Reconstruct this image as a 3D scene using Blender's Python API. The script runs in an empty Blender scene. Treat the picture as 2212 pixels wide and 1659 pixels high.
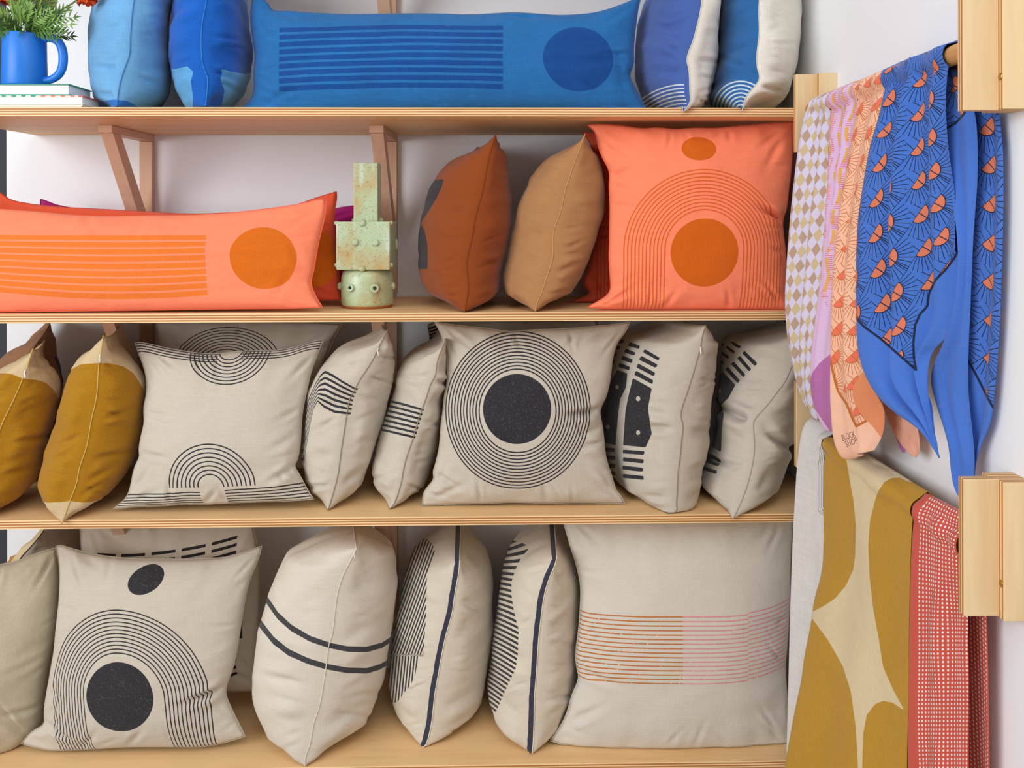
import bpy, bmesh, math, random
import numpy as np
from mathutils import Vector, Matrix
from mathutils.bvhtree import BVHTree

# ------------------------------------------------------------------ camera, world, light, exposure
FPX, PX, PY = 1843.0, 1158.6, 478.0          # focal length and principal point in pixels of the 2212 x 1659 frame
YAW, ROLL = math.radians(1.2), math.radians(0.1)
CAM = np.array([0.0, -2.04, 1.75])
_r = np.array([math.cos(YAW), -math.sin(YAW), 0.0]); _u = np.array([0.0, 0.0, 1.0])
FWD = np.array([math.sin(YAW), math.cos(YAW), 0.0])
RGT = _r * math.cos(ROLL) - _u * math.sin(ROLL)
UPV = _u * math.cos(ROLL) + _r * math.sin(ROLL)

scene = bpy.context.scene
col = scene.collection
cd = bpy.data.cameras.new('camera'); cam = bpy.data.objects.new('camera', cd); col.objects.link(cam)
cd.sensor_fit = 'HORIZONTAL'; cd.sensor_width = 36.0; cd.lens = FPX / 2212 * 36.0
cd.shift_x = (1106 - PX) / 2212; cd.shift_y = (PY - 829.5) / 2212
cd.clip_start = 0.01
m4 = Matrix.Identity(4)
for i in range(3):
    m4[i][0], m4[i][1], m4[i][2], m4[i][3] = RGT[i], UPV[i], -FWD[i], CAM[i]
cam.matrix_world = m4
scene.camera = cam

scene.view_settings.view_transform = 'Standard'
scene.view_settings.look = 'None'
scene.view_settings.exposure = -0.07
scene.view_settings.gamma = 1.0
scene.view_settings.use_curve_mapping = False

wd = bpy.data.worlds.new('world'); scene.world = wd; wd.use_nodes = True
bg = wd.node_tree.nodes['Background']
bg.inputs[0].default_value = (0.92, 0.955, 1.0, 1); bg.inputs[1].default_value = 0.43

def area_light(name, loc, target, sx, sy, energy, color):
    ld = bpy.data.lights.new(name, 'AREA'); ld.shape = 'RECTANGLE'; ld.size = sx; ld.size_y = sy
    ld.energy = energy; ld.color = color
    o = bpy.data.objects.new(name, ld); col.objects.link(o)
    o.location = loc
    o.rotation_euler = (Vector(target) - Vector(loc)).to_track_quat('-Z', 'Y').to_euler()
    return o
area_light('window_light', (-3.15, -2.95, 2.35), (0.1, 0.0, 1.45), 2.6, 2.1, 128, (0.95, 0.975, 1.0))
area_light('ceiling_light', (0.2, -2.6, 4.0), (0.0, -0.2, 1.2), 2.4, 1.6, 38, (1.0, 0.98, 0.95))

# ------------------------------------------------------------------ pixels to places
def ray(px, py):
    return RGT * ((px - PX) / FPX) + UPV * ((PY - py) / FPX) + FWD
def onY(px, py, y):
    d = ray(px, py); return CAM + d * ((y - CAM[1]) / d[1])
def onX(px, py, x):
    d = ray(px, py); return CAM + d * ((x - CAM[0]) / d[0])
def onZ(px, py, z):
    d = ray(px, py); return CAM + d * ((z - CAM[2]) / d[2])
def onP(px, py, p0, n):
    d = ray(px, py); return CAM + d * (np.dot(p0 - CAM, n) / np.dot(d, n))
def project(P):
    v = np.asarray(P, float) - CAM
    dep = v @ FWD
    return np.stack([PX + FPX * (v @ RGT) / dep, PY - FPX * (v @ UPV) / dep], -1)
def pts(s):
    return [tuple(float(a) for a in t.split(',')) for t in s.split()]

YW, XW = 0.45, 0.755                       # back wall plane, right wall plane
ZS = [onY(850, p, 0)[2] for p in (232, 676, 1117, 1655)]      # shelf tops, top to bottom
SHT = 0.0212                               # shelf thickness

# ------------------------------------------------------------------ object helpers
def lin(c):
    return tuple(((x / 255) / 12.92 if x / 255 <= .04045 else ((x / 255 + .055) / 1.055) ** 2.4) for x in c)
def tag(o, label=None, cat=None, group=None, kind=None):
    if label: o['label'] = label
    if cat: o['category'] = cat
    if group: o['group'] = group
    if kind: o['kind'] = kind
    return o
def mesh_obj(name, V, Fc, mat, parent=None, smooth=True):
    me = bpy.data.meshes.new(name)
    me.from_pydata([tuple(map(float, v)) for v in V], [], [tuple(int(i) for i in f) for f in Fc])
    me.update()
    if smooth: me.polygons.foreach_set('use_smooth', np.ones(len(me.polygons), bool))
    if mat: me.materials.append(mat)
    o = bpy.data.objects.new(name, me); col.objects.link(o)
    if parent: o.parent = parent
    return o
def bm_obj(name, bm, mat, parent=None, smooth=False):
    me = bpy.data.meshes.new(name); bm.normal_update(); bm.to_mesh(me); bm.free()
    if smooth: me.polygons.foreach_set('use_smooth', np.ones(len(me.polygons), bool))
    if mat: me.materials.append(mat)
    o = bpy.data.objects.new(name, me); col.objects.link(o)
    if parent: o.parent = parent
    return o
def empty(name, loc=(0, 0, 0)):
    o = bpy.data.objects.new(name, None); col.objects.link(o); o.location = loc; o.empty_display_size = .05
    return o
def keep_world(child, parent):
    child.parent = parent
    child.matrix_parent_inverse = Matrix.Translation(-Vector(parent.location))
    return child
def bm_box(bm, x0, x1, y0, y1, z0, z1, bev=0.0):
    r = bmesh.ops.create_cube(bm, size=1.0)
    for v in r['verts']:
        v.co = Vector(((x0 + x1) / 2 + v.co.x * (x1 - x0), (y0 + y1) / 2 + v.co.y * (y1 - y0), (z0 + z1) / 2 + v.co.z * (z1 - z0)))
    if bev:
        ed = list({e for v in r['verts'] for e in v.link_edges})
        bmesh.ops.bevel(bm, geom=ed, offset=bev, segments=2, profile=.5, affect='EDGES')
def box(name, x0, x1, y0, y1, z0, z1, mat, parent=None, bev=0.0):
    bm = bmesh.new(); bm_box(bm, x0, x1, y0, y1, z0, z1, bev)
    return bm_obj(name, bm, mat, parent)
def tube(name, P, r, mat, parent=None, seg=8, closed=False):
    P = np.asarray(P, float); n = len(P)
    rr = np.full(n, r) if np.isscalar(r) else np.asarray(r)
    T = np.gradient(P, axis=0); T /= np.linalg.norm(T, axis=1)[:, None] + 1e-9
    a = np.array([0, 0, 1.0]) if abs(T[0][2]) < .9 else np.array([1.0, 0, 0])
    V = []
    N = np.cross(T[0], a); N /= np.linalg.norm(N)
    for i in range(n):
        N = N - T[i] * np.dot(N, T[i]); N /= np.linalg.norm(N) + 1e-9
        B = np.cross(T[i], N)
        for k in range(seg):
            t = 2 * math.pi * k / seg
            V.append(P[i] + rr[i] * (math.cos(t) * N + math.sin(t) * B))
    Fc = [(i * seg + k, i * seg + (k + 1) % seg, (i + 1) * seg + (k + 1) % seg, (i + 1) * seg + k) for i in range(n - 1) for k in range(seg)]
    Fc += [tuple(range(seg))[::-1], tuple((n - 1) * seg + k for k in range(seg))]
    return mesh_obj(name, V, Fc, mat, parent)
def lathe(name, prof, center, mat, parent=None, seg=48, smooth=True, axis='Z'):
    V, Fc = [], []
    n = len(prof)
    for (r, z) in prof:
        for k in range(seg):
            t = 2 * math.pi * k / seg
            p = (r * math.cos(t), r * math.sin(t), z) if axis == 'Z' else (r * math.cos(t), -z, r * math.sin(t))
            V.append((center[0] + p[0], center[1] + p[1], center[2] + p[2]))
    for i in range(n - 1):
        for k in range(seg):
            Fc.append((i * seg + k, i * seg + (k + 1) % seg, (i + 1) * seg + (k + 1) % seg, (i + 1) * seg + k))
    return mesh_obj(name, V, Fc, mat, parent, smooth)

# ------------------------------------------------------------------ shader expressions
NT = None
class X:
    def __init__(s, v): s.v = v
    def __add__(a, b): return mth('ADD', a, b)
    def __radd__(a, b): return mth('ADD', b, a)
    def __sub__(a, b): return mth('SUBTRACT', a, b)
    def __rsub__(a, b): return mth('SUBTRACT', b, a)
    def __mul__(a, b): return mth('MULTIPLY', a, b)
    def __rmul__(a, b): return mth('MULTIPLY', b, a)
    def __truediv__(a, b): return mth('DIVIDE', a, b)
    def __neg__(a): return mth('MULTIPLY', a, -1.0)
    def __lt__(a, b): return mth('LESS_THAN', a, b)
    def __gt__(a, b): return mth('GREATER_THAN', a, b)
def mth(op, a, b=None, c=None):
    n = NT.nodes.new('ShaderNodeMath'); n.operation = op
    for i, q in enumerate((a, b, c)):
        if q is None: continue
        if isinstance(q, X): NT.links.new(q.v, n.inputs[i])
        else: n.inputs[i].default_value = float(q)
    return X(n.outputs[0])
def ab(a): return mth('ABSOLUTE', a)
def mx(a, b): return mth('MAXIMUM', a, b)
def mn(a, b): return mth('MINIMUM', a, b)
def fr(a): return mth('FRACT', a)
def fl(a): return mth('FLOOR', a)
def sq(a): return mth('SQRT', a)
def hyp(a, b): return sq(a * a + b * b)
def uvmap(name, sx=1.0, sy=1.0):
    n = NT.nodes.new('ShaderNodeUVMap'); n.uv_map = name
    s = NT.nodes.new('ShaderNodeSeparateXYZ'); NT.links.new(n.outputs[0], s.inputs[0])
    return X(s.outputs[0]) * sx, X(s.outputs[1]) * sy
def attr(name):
    n = NT.nodes.new('ShaderNodeAttribute'); n.attribute_name = name
    return X(n.outputs['Fac'])
def noise(scale, detail=2.0, stretch=(1, 1, 1), rough=.5, coord='Object'):
    tc = NT.nodes.new('ShaderNodeTexCoord')
    mp = NT.nodes.new('ShaderNodeMapping'); mp.inputs['Scale'].default_value = stretch
    NT.links.new(tc.outputs[coord], mp.inputs[0])
    n = NT.nodes.new('ShaderNodeTexNoise'); n.inputs['Scale'].default_value = scale
    n.inputs['Detail'].default_value = detail; n.inputs['Roughness'].default_value = rough
    NT.links.new(mp.outputs[0], n.inputs['Vector'])
    return X(n.outputs[0])
def lines(d, d0, step, n, w):
    """n lines of width w at d0, d0+step, ..."""
    t = (d - d0) / step
    k = fl(t + .5)
    near = (ab(t - k) * step) < (w / 2)
    return near * (k > -.5) * (k < n - .5)
def mixc(f, a, b):
    n = NT.nodes.new('ShaderNodeMix'); n.data_type = 'RGBA'; n.clamp_factor = True
    if isinstance(f, X): NT.links.new(f.v, n.inputs['Factor'])
    else: n.inputs['Factor'].default_value = f
    for k, q in ((6, a), (7, b)):
        if isinstance(q, X): NT.links.new(q.v, n.inputs[k])
        else: n.inputs[k].default_value = (*q, 1)
    return X(n.outputs[2])
def scalec(c, f):
    n = NT.nodes.new('ShaderNodeVectorMath'); n.operation = 'SCALE'
    NT.links.new(c.v, n.inputs[0])
    NT.links.new(f.v, n.inputs['Scale'])
    return X(n.outputs[0])
def new_mat(name):
    global NT
    m = bpy.data.materials.new(name); m.use_nodes = True; NT = m.node_tree
    return m, NT.nodes['Principled BSDF']
def bump(bsdf, h, strength, dist):
    b = NT.nodes.new('ShaderNodeBump'); b.inputs['Strength'].default_value = strength; b.inputs['Distance'].default_value = dist
    NT.links.new(h.v, b.inputs['Height']); NT.links.new(b.outputs[0], bsdf.inputs['Normal'])
def plain(name, rgb, rough=.6, spec=.5, metal=0.0, vary=0.0, scale=20):
    m, b = new_mat(name)
    b.inputs['Base Color'].default_value = (*lin(rgb), 1); b.inputs['Roughness'].default_value = rough
    b.inputs['Metallic'].default_value = metal; b.inputs['Specular IOR Level'].default_value = spec
    if vary:
        c = scalec(mixc(0.0, lin(rgb), lin(rgb)), 1.0 + (noise(scale, 4) - .5) * vary * 2)
        NT.links.new(c.v, b.inputs['Base Color'])
    return m
def fabric(name, base, prints=None, weave=.10, mottle=.10, sheen=.15, wear=.25):
    """woven cloth; prints() returns [(mask, rgb)] in order, laid flat on the weave"""
    m, b = new_mat(name)
    c = mixc(0.0, lin(base), lin(base))
    wv = noise(420, 2, (1, 1, .06)) + noise(420, 2, (.06, .06, 1)) - 1.0        # warp and weft threads
    mt = noise(9, 4)
    if prints:
        for mask, rgb in prints():
            worn = mask * (1.0 - wear * mx(mn((noise(240, 4, rough=.8) - .55) * 5.0, 1.0), 0.0))
            c = mixc(worn, c, lin(rgb))
    c = scalec(c, 1.0 + wv * (weave * 2) + (mt - .5) * (mottle * 2))
    NT.links.new(c.v, b.inputs['Base Color'])
    b.inputs['Roughness'].default_value = .92
    b.inputs['Specular IOR Level'].default_value = .15
    b.inputs['Sheen Weight'].default_value = sheen
    bump(b, wv + noise(45, 4) * 1.5, .35, .0016)
    return m

# ------------------------------------------------------------------ curves and wrinkles
def chaikin(P, it=2):
    P = np.asarray(P, float)
    for _ in range(it):
        Q = np.empty((2 * len(P) - 2 + 2, P.shape[1])); Q[0] = P[0]; Q[-1] = P[-1]
        Q[1:-1:2] = P[:-1] * .75 + P[1:] * .25
        Q[2:-1:2] = P[:-1] * .25 + P[1:] * .75
        P = Q
    return P
def resample(P, n, it=2):
    P = chaikin(P, it) if len(P) > 2 else np.asarray(P, float)
    d = np.r_[0, np.cumsum(np.linalg.norm(np.diff(P, axis=0), axis=1))]
    t = np.linspace(0, d[-1], n)
    return np.stack([np.interp(t, d, P[:, k]) for k in range(P.shape[1])], -1)
def n1(rng, t, freq):
    g = rng.uniform(-1, 1, int(freq) + 4); x = np.clip(t, 0, 1) * freq; i = x.astype(int); f = x - i
    f = f * f * (3 - 2 * f)
    return g[i] * (1 - f) + g[i + 1] * f
def n2(rng, u, v, fu, fv):
    g = rng.uniform(-1, 1, (int(fu) + 4, int(fv) + 4))
    x, y = np.clip(u, 0, 1) * fu, np.clip(v, 0, 1) * fv
    i, j = x.astype(int), y.astype(int); f, k = x - i, y - j
    f = f * f * (3 - 2 * f); k = k * k * (3 - 2 * k)
    return (g[i, j] * (1 - f) + g[i + 1, j] * f) * (1 - k) + (g[i, j + 1] * (1 - f) + g[i + 1, j + 1] * f) * k
def poly_sd(Q, poly):
    """signed distance (negative inside) from points Q to a closed polygon"""
    P = np.asarray(poly, float); d = np.full(len(Q), 1e9); ins = np.zeros(len(Q), bool)
    for a, b in zip(P, np.roll(P, -1, 0)):
        e = b - a; w = Q - a
        t = np.clip((w @ e) / (e @ e + 1e-9), 0, 1)
        d = np.minimum(d, np.linalg.norm(w - t[:, None] * e, axis=1))
        c = ((a[1] > Q[:, 1]) != (b[1] > Q[:, 1]))
        with np.errstate(divide='ignore', invalid='ignore'):
            xx = a[0] + (Q[:, 1] - a[1]) * e[0] / (e[1] if e[1] != 0 else 1e-9)
        ins ^= c & (Q[:, 0] < xx)
    return np.where(ins, -d, d)
def set_attr(o, name, vals):
    a = o.data.attributes.new(name, 'FLOAT', 'POINT'); a.data.foreach_set('value', np.asarray(vals, np.float32))
def set_uv(o, name, loops_uv):
    l = o.data.uv_layers.new(name=name); l.data.foreach_set('uv', np.asarray(loops_uv, np.float32).ravel())
def dents_at(Q, dents):
    """creases: each (x, y, angle, half length, half width, depth) in the units of Q"""
    z = np.zeros(len(Q))
    for (cx, cy, an, L, W, D) in dents:
        a = math.radians(an); dx, dy = Q[:, 0] - cx, Q[:, 1] - cy
        s = dx * math.cos(a) + dy * math.sin(a); c = -dx * math.sin(a) + dy * math.cos(a)
        z -= D * np.exp(-(s / L) ** 2) * (np.exp(-(c / W) ** 2) - .45 * np.exp(-((c - 2.0 * W) / (1.3 * W)) ** 2) - .45 * np.exp(-((c + 2.0 * W) / (1.3 * W)) ** 2))
    return z

def edge_creases(rng, edges, centre, k, depth, reach=40.0):
    """short pulled creases running in from the seams towards the middle"""
    out = []
    for E in edges:
        E = np.asarray(E, float)
        for _ in range(k):
            p = E[rng.integers(9, len(E) - 9)]; d = np.asarray(centre, float) - p; d /= np.linalg.norm(d)
            a = math.atan2(d[1], d[0]) + rng.uniform(-.7, .7)
            L = reach * rng.uniform(.5, 1.25); q = p + np.array([math.cos(a), math.sin(a)]) * L * rng.uniform(.5, .9)
            out.append((q[0], q[1], math.degrees(a), L, rng.uniform(3.0, 6.0), depth * rng.uniform(.4, 1.1)))
    return out
SEAM_MATS = {}
def seam_mat(rgb):
    if rgb not in SEAM_MATS: SEAM_MATS[rgb] = plain('seam thread %d %d %d' % rgb, rgb, .9, .1)
    return SEAM_MATS[rgb]

def close_shell(name, A, Bk, mat):
    """two sheets (nv,nu,3) sharing their rim, one mesh; returns object, vertex index grids"""
    nv, nu = A.shape[:2]
    ia = np.arange(nv * nu).reshape(nv, nu)
    ib = ia.copy(); inner = np.zeros((nv, nu), bool); inner[1:-1, 1:-1] = True
    ib[inner] = nv * nu + np.arange(inner.sum())
    V = np.concatenate([A.reshape(-1, 3), Bk[inner]])
    fa = np.stack([ia[:-1, :-1], ia[1:, :-1], ia[1:, 1:], ia[:-1, 1:]], -1).reshape(-1, 4)
    fb = np.stack([ib[:-1, :-1], ib[:-1, 1:], ib[1:, 1:], ib[1:, :-1]], -1).reshape(-1, 4)
    o = mesh_obj(name, V, np.concatenate([fa, fb]), mat)
    return o, ia, ib, fa, fb

def settle(P, zs):
    P[..., 2] = np.where(P[..., 1] > -.004, np.maximum(P[..., 2], zs + .0026), P[..., 2])
    P[..., 1] = np.minimum(P[..., 1], YW - .004)
    P[..., 0] = np.minimum(P[..., 0], XW - .004)
    return P

def pillow_front(name, label, mat, shelf, T, R, B, L, yb, yt, dyaw=0.0, Tf=.075, Tb=.075, seed=1, dents=(), wr=1.0, group=None, seam=(190, 180, 165), n=84, sd=None, pw=.52):
    """a cushion standing face to the room; the four seams are traced, the sheet between them is padded"""
    zs = ZS[shelf]; rng = np.random.default_rng(seed)
    T, R, B, L = (pts(q) if isinstance(q, str) else q for q in (T, R, B, L))
    bc = np.mean([B[0], B[-1]], 0); tc = np.mean([T[0], T[-1]], 0)
    p0 = onY(*bc, yb); p1 = onY(*tc, yt)
    h = np.array([1.0, dyaw, 0]); up = p1 - p0
    N = np.cross(h, up); N /= np.linalg.norm(N)
    if N[1] > 0: N = -N
    e = [np.array([onP(x, y, p0, N) for x, y in resample(q, n, 2)]) for q in (T, R, B, L)]
    T3, R3, B3, L3 = e
    u = np.linspace(0, 1, n); U, Vv = np.meshgrid(u, u)
    u3, v3 = U[..., None], Vv[..., None]
    C = (1 - v3) * T3[None] + v3 * B3[None] + (1 - u3) * L3[:, None] + u3 * R3[:, None] \
        - ((1 - u3) * (1 - v3) * T3[0] + u3 * (1 - v3) * T3[-1] + (1 - u3) * v3 * B3[0] + u3 * v3 * B3[-1])
    g = (4 * U * (1 - U)) ** pw * (4 * Vv * (1 - Vv)) ** pw
    du, dv = np.minimum(U, 1 - U), np.minimum(Vv, 1 - Vv)
    ed = np.minimum(du, dv); fade = 1 - np.exp(-(ed / .035) ** 2)
    def wrinkle():
        w = 0
        for (s, d) in ((U, Vv), (U, 1 - Vv), (Vv, U), (Vv, 1 - U)):
            w = w + n1(rng, s + .05 * n1(rng, d, 4), 13) * np.exp(-d / .13) * .0055 + n1(rng, s, 26) * np.exp(-d / .06) * .003
        w = w + n2(rng, U, Vv, 4, 5) * .004 + n2(rng, U + .15 * Vv, Vv, 9, 16) * .0012
        return w * fade * wr
    PP = C + N * (Tf * .8)
    Q = project(PP.reshape(-1, 3))
    eds = [resample(q, 40, 1) for q in (T, R, B, L)]; ctr = np.mean(np.concatenate(eds), 0)
    rc = edge_creases(rng, eds, ctr, 4, .0065 * wr, 30.0)
    for c in (T[0], T[-1], B[0], B[-1]):                                # pulls running out of the corners
        d = ctr - np.array(c); l = np.linalg.norm(d); a = math.atan2(d[1], d[0])
        for s in (-1, 1):
            aa = a + s * rng.uniform(.05, .3); q = np.array(c) + np.array([math.cos(aa), math.sin(aa)]) * rng.uniform(45, 75)
            rc.append((q[0], q[1], math.degrees(aa), 34.0, rng.uniform(4, 7), .006 * wr))
    dd = dents_at(Q, list(dents) + rc).reshape(n, n) * (1 - np.exp(-(ed / .03) ** 2))
    A = C + N * ((Tf * g + wrinkle() + dd)[..., None])
    Bk = C - N * ((Tb * g + wrinkle())[..., None])
    A, Bk = settle(A, zs), settle(Bk, zs)
    o, ia, ib, fa, fb = close_shell(name, A, Bk, mat)
    qa = Q[fa.ravel()] / 1000.0
    qb = Q[fa.reshape(-1, 4)[:, ::1].ravel()] / 1000.0 + 10.0
    set_uv(o, 'print', np.concatenate([qa, qb]))
    cv = np.stack([U.ravel(), Vv.ravel()], -1)
    set_uv(o, 'cloth', np.concatenate([cv[fa.ravel()], cv[fa.ravel()] + 10]))
    if sd is not None:
        d = np.minimum.reduce([poly_sd(Q, p) for p in sd])
        full = np.full(len(o.data.vertices), 50.0); full[:len(d)] = d
        set_attr(o, 'sd', full)
    rim = np.concatenate([A[0], A[1:, -1], A[-1, ::-1][1:], A[::-1, 0][1:]])
    tube('seam', rim + N * .0003, .0012, seam_mat(seam), o, seg=6)
    tag(o, label, 'pillow', group)
    return o

def pillow_edge(name, label, mat, shelf, S, Lp, Rp, yb=None, yt=None, depth=None, seed=1, wr=1.0, group=None, seam=(190, 180, 165), n=84, sd=None, sdside=None, bx=None, p=.5, dents=(), seam_r=.0012, zip_at=None, zip_rgb=(225, 220, 210), pinch=.012, wall=YW):
    """a cushion standing edge on: the near seam and the two flanks are traced, the cushion runs back to the wall"""
    zs = ZS[shelf]; rng = np.random.default_rng(seed)
    S, Lp, Rp = (pts(q) if isinstance(q, str) else q for q in (S, Lp, Rp))
    if yb is None:
        yb = float(np.clip(onZ(*S[-1], zs)[1], -.03, .25))
    if yt is None: yt = yb + .01
    if depth is None: depth = wall - .012 - max(yb, yt)
    s2 = resample(S, n, 2)
    v = np.linspace(0, 1, n)
    Nn = np.array([onY(x, y, yt * (1 - t) + yb * t) for (x, y), t in zip(s2, v)])
    def fx(poly, y):
        q = np.array(sorted(chaikin(np.array(poly, float), 2).tolist(), key=lambda a: a[1]))
        return np.interp(y, q[:, 1], q[:, 0])
    def sides(Mid):
        my = project(Mid)[:, 1]
        xl = np.array([onY(a, b, m[1])[0] for a, b, m in zip(fx(Lp, my), my, Mid)])
        xr = np.array([onY(a, b, m[1])[0] for a, b, m in zip(fx(Rp, my), my, Mid)])
        return xl, xr
    M0 = Nn + np.array([0, depth / 2, 0])
    if bx is None:
        xl, xr = sides(M0)
        k = slice(n // 4, 3 * n // 4)
        bx = float(np.clip(2 * np.mean(((xl + xr) / 2 - Nn[:, 0])[k]), -.34, .34))
    Bv = np.array([bx, depth, 0.0]); M = Nn + Bv / 2
    xl, xr = sides(M)
    nrm = np.array([depth, -bx, 0.0]) / math.hypot(depth, bx)
    def half(w):
        w = np.maximum(w, .004)
        dx = (M[:, 0] - CAM[0]) / (M[:, 1] - CAM[1]); rel = (bx - dx * depth) / 2
        t = np.sqrt(np.maximum(w ** 2 - rel ** 2 * np.clip(4 * v * (1 - v), 0, 1), (.45 * w) ** 2)) / np.maximum(nrm[0] - dx * nrm[1], .5)
        k = np.ones(7) / 7
        t = np.convolve(np.r_[[t[0]] * 3, t, [t[-1]] * 3], k, 'valid')
        end = np.minimum(1, np.minimum(v / .10, (1 - v) / .08)) ** .5
        return t * end
    tl, tr = half(M[:, 0] - xl), half(xr - M[:, 0])
    U, Vv = np.meshgrid(np.linspace(0, 1, n) ** 1.25, v)
    prof = (4 * U * (1 - U)) ** p
    C = Nn[:, None] + Bv * U[..., None]
    C[..., 2] += pinch * 4 * U * (1 - U) * np.where(Vv < .5, -(1 - 2 * Vv) ** 2, (2 * Vv - 1) ** 2 * .3)
    dv = np.minimum(Vv, 1 - Vv); fade = (1 - np.exp(-(U / .03) ** 2)) * (1 - np.exp(-(dv / .03) ** 2)) * (1 - np.exp(-((1 - U) / .05) ** 2))
    def wrinkle():
        w = n1(rng, Vv + .04 * n1(rng, U, 3), 15) * np.exp(-U / .16) * .0085 + n1(rng, Vv + .2 * U, 28) * np.exp(-U / .1) * .004
        w = w + n1(rng, U, 11) * np.exp(-dv / .1) * .006
        w = w + n2(rng, U, Vv, 4, 5) * .005 + n2(rng, U + .2 * Vv, Vv, 7, 17) * .002
        return w * fade * wr
    sw = n1(rng, v, 7) * .004 * np.sin(math.pi * v)                       # the seam wanders a little
    C[..., 0] += (sw[:, None] * np.exp(-U / .08))
    Ll = C - nrm * ((tl[:, None] * prof)[..., None])
    Rr = C + nrm * ((tr[:, None] * prof)[..., None])
    def normals(S_, sgn):                                               # outward surface normals of a flank
        a = np.cross(np.gradient(S_, axis=1), np.gradient(S_, axis=0)); a /= np.linalg.norm(a, axis=2)[..., None] + 1e-9
        f = np.sign((a * (nrm * sgn)).sum(-1)); f[f == 0] = 1
        f = np.where(np.abs((a * nrm).sum(-1)) < .15, np.sign(-a[..., 1]), f)
        return a * f[..., None]
    nl, nr_ = normals(Ll, -1), normals(Rr, 1)
    Ll = Ll + nl * wrinkle()[..., None]; Rr = Rr + nr_ * wrinkle()[..., None]
    dents = list(dents)
    for _ in range(16):                                                 # tucks beside the near seam
        i = rng.integers(6, n - 6); s = rng.choice([-1, 1]); L = rng.uniform(14, 34)
        a = math.radians(rng.uniform(-28, 28)); c = s2[i] + np.array([s * math.cos(a), math.sin(a)]) * L * rng.uniform(.7, 1.2)
        dents.append((c[0], c[1], math.degrees(a), L, rng.uniform(2.6, 5.0), rng.uniform(.002, .0075) * wr))
    if len(dents):
        ql = project(Ll.reshape(-1, 3)); Ll = Ll + nl * (dents_at(ql, dents).reshape(n, n) * fade)[..., None]
        qr = project(Rr.reshape(-1, 3)); Rr = Rr + nr_ * (dents_at(qr, dents).reshape(n, n) * fade)[..., None]
    Ll, Rr = settle(Ll, zs), settle(Rr, zs)
    o, ia, ib, fa, fb = close_shell(name, Ll, Rr, mat)
    w = math.hypot(bx, depth) * 1.15; H = np.linalg.norm(np.diff(Nn, axis=0), axis=1).sum()
    def arc(S_):
        d = np.linalg.norm(np.diff(S_, axis=1), axis=2)
        a = np.concatenate([np.zeros((n, 1)), np.cumsum(d, 1)], 1)
        k = np.ones(9) / 9
        return np.stack([np.convolve(np.r_[[c[0]] * 4, c, [c[-1]] * 4], k, 'valid') for c in a.T], -1)
    uvl = np.stack([-arc(Ll).ravel(), Vv.ravel() * H], -1); uvr = np.stack([arc(Rr).ravel(), Vv.ravel() * H], -1)
    fbg = np.stack([ia[:-1, :-1], ia[:-1, 1:], ia[1:, 1:], ia[1:, :-1]], -1).reshape(-1, 4)
    set_uv(o, 'cloth', np.concatenate([uvl[fa.ravel()], uvr[fbg.ravel()]]))
    tdl, tdr = (np.concatenate([np.zeros((1, n)), np.cumsum(np.linalg.norm(np.diff(S_, axis=0), axis=2), 0)], 0) for S_ in (Ll, Rr))
    td = np.zeros(len(o.data.vertices)); td[ib.ravel()] = tdr.ravel(); td[ia.ravel()] = tdl.ravel()
    set_attr(o, 'topd', td)                                             # distance from the top seam along the cloth
    if sd is not None:
        for key, polys in (sd.items() if isinstance(sd, dict) else (('sd', sd),)):
            dl = np.minimum.reduce([poly_sd(project(Ll.reshape(-1, 3)), q) for q in polys])
            dr = np.minimum.reduce([poly_sd(project(Rr.reshape(-1, 3)), q) for q in polys])
            if sdside == 'L': dr[:] = 50.0
            full = np.zeros(len(o.data.vertices)); full[ib.ravel()] = dr; full[ia.ravel()] = dl
            set_attr(o, key, full)
    rim = np.concatenate([Ll[0, ::-1][n // 4:], Ll[1:, 0], Ll[-1, 1:3 * n // 4]])
    tube('seam', rim + np.array([0, -.0006, 0]), seam_r, seam_mat(seam), o, seg=6)
    if zip_at is not None:
        i = int(zip_at * n); P0 = Ll[i, 0] + np.array([0, -.003, 0])
        zp = plain('zip %d' % seed, zip_rgb, .4)
        z = tube('zipper_pull', [P0, P0 + (Nn[min(i + 1, n - 1)] - Nn[i]) * 1.0 + np.array([0, -.001, 0]), P0 + np.array([0, -.002, -.013]), P0 + np.array([0, -.001, -.02])], [.0022, .0018, .0026, .0016], zp, o, seg=8)
    tag(o, label, 'pillow', group)
    return o
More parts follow.
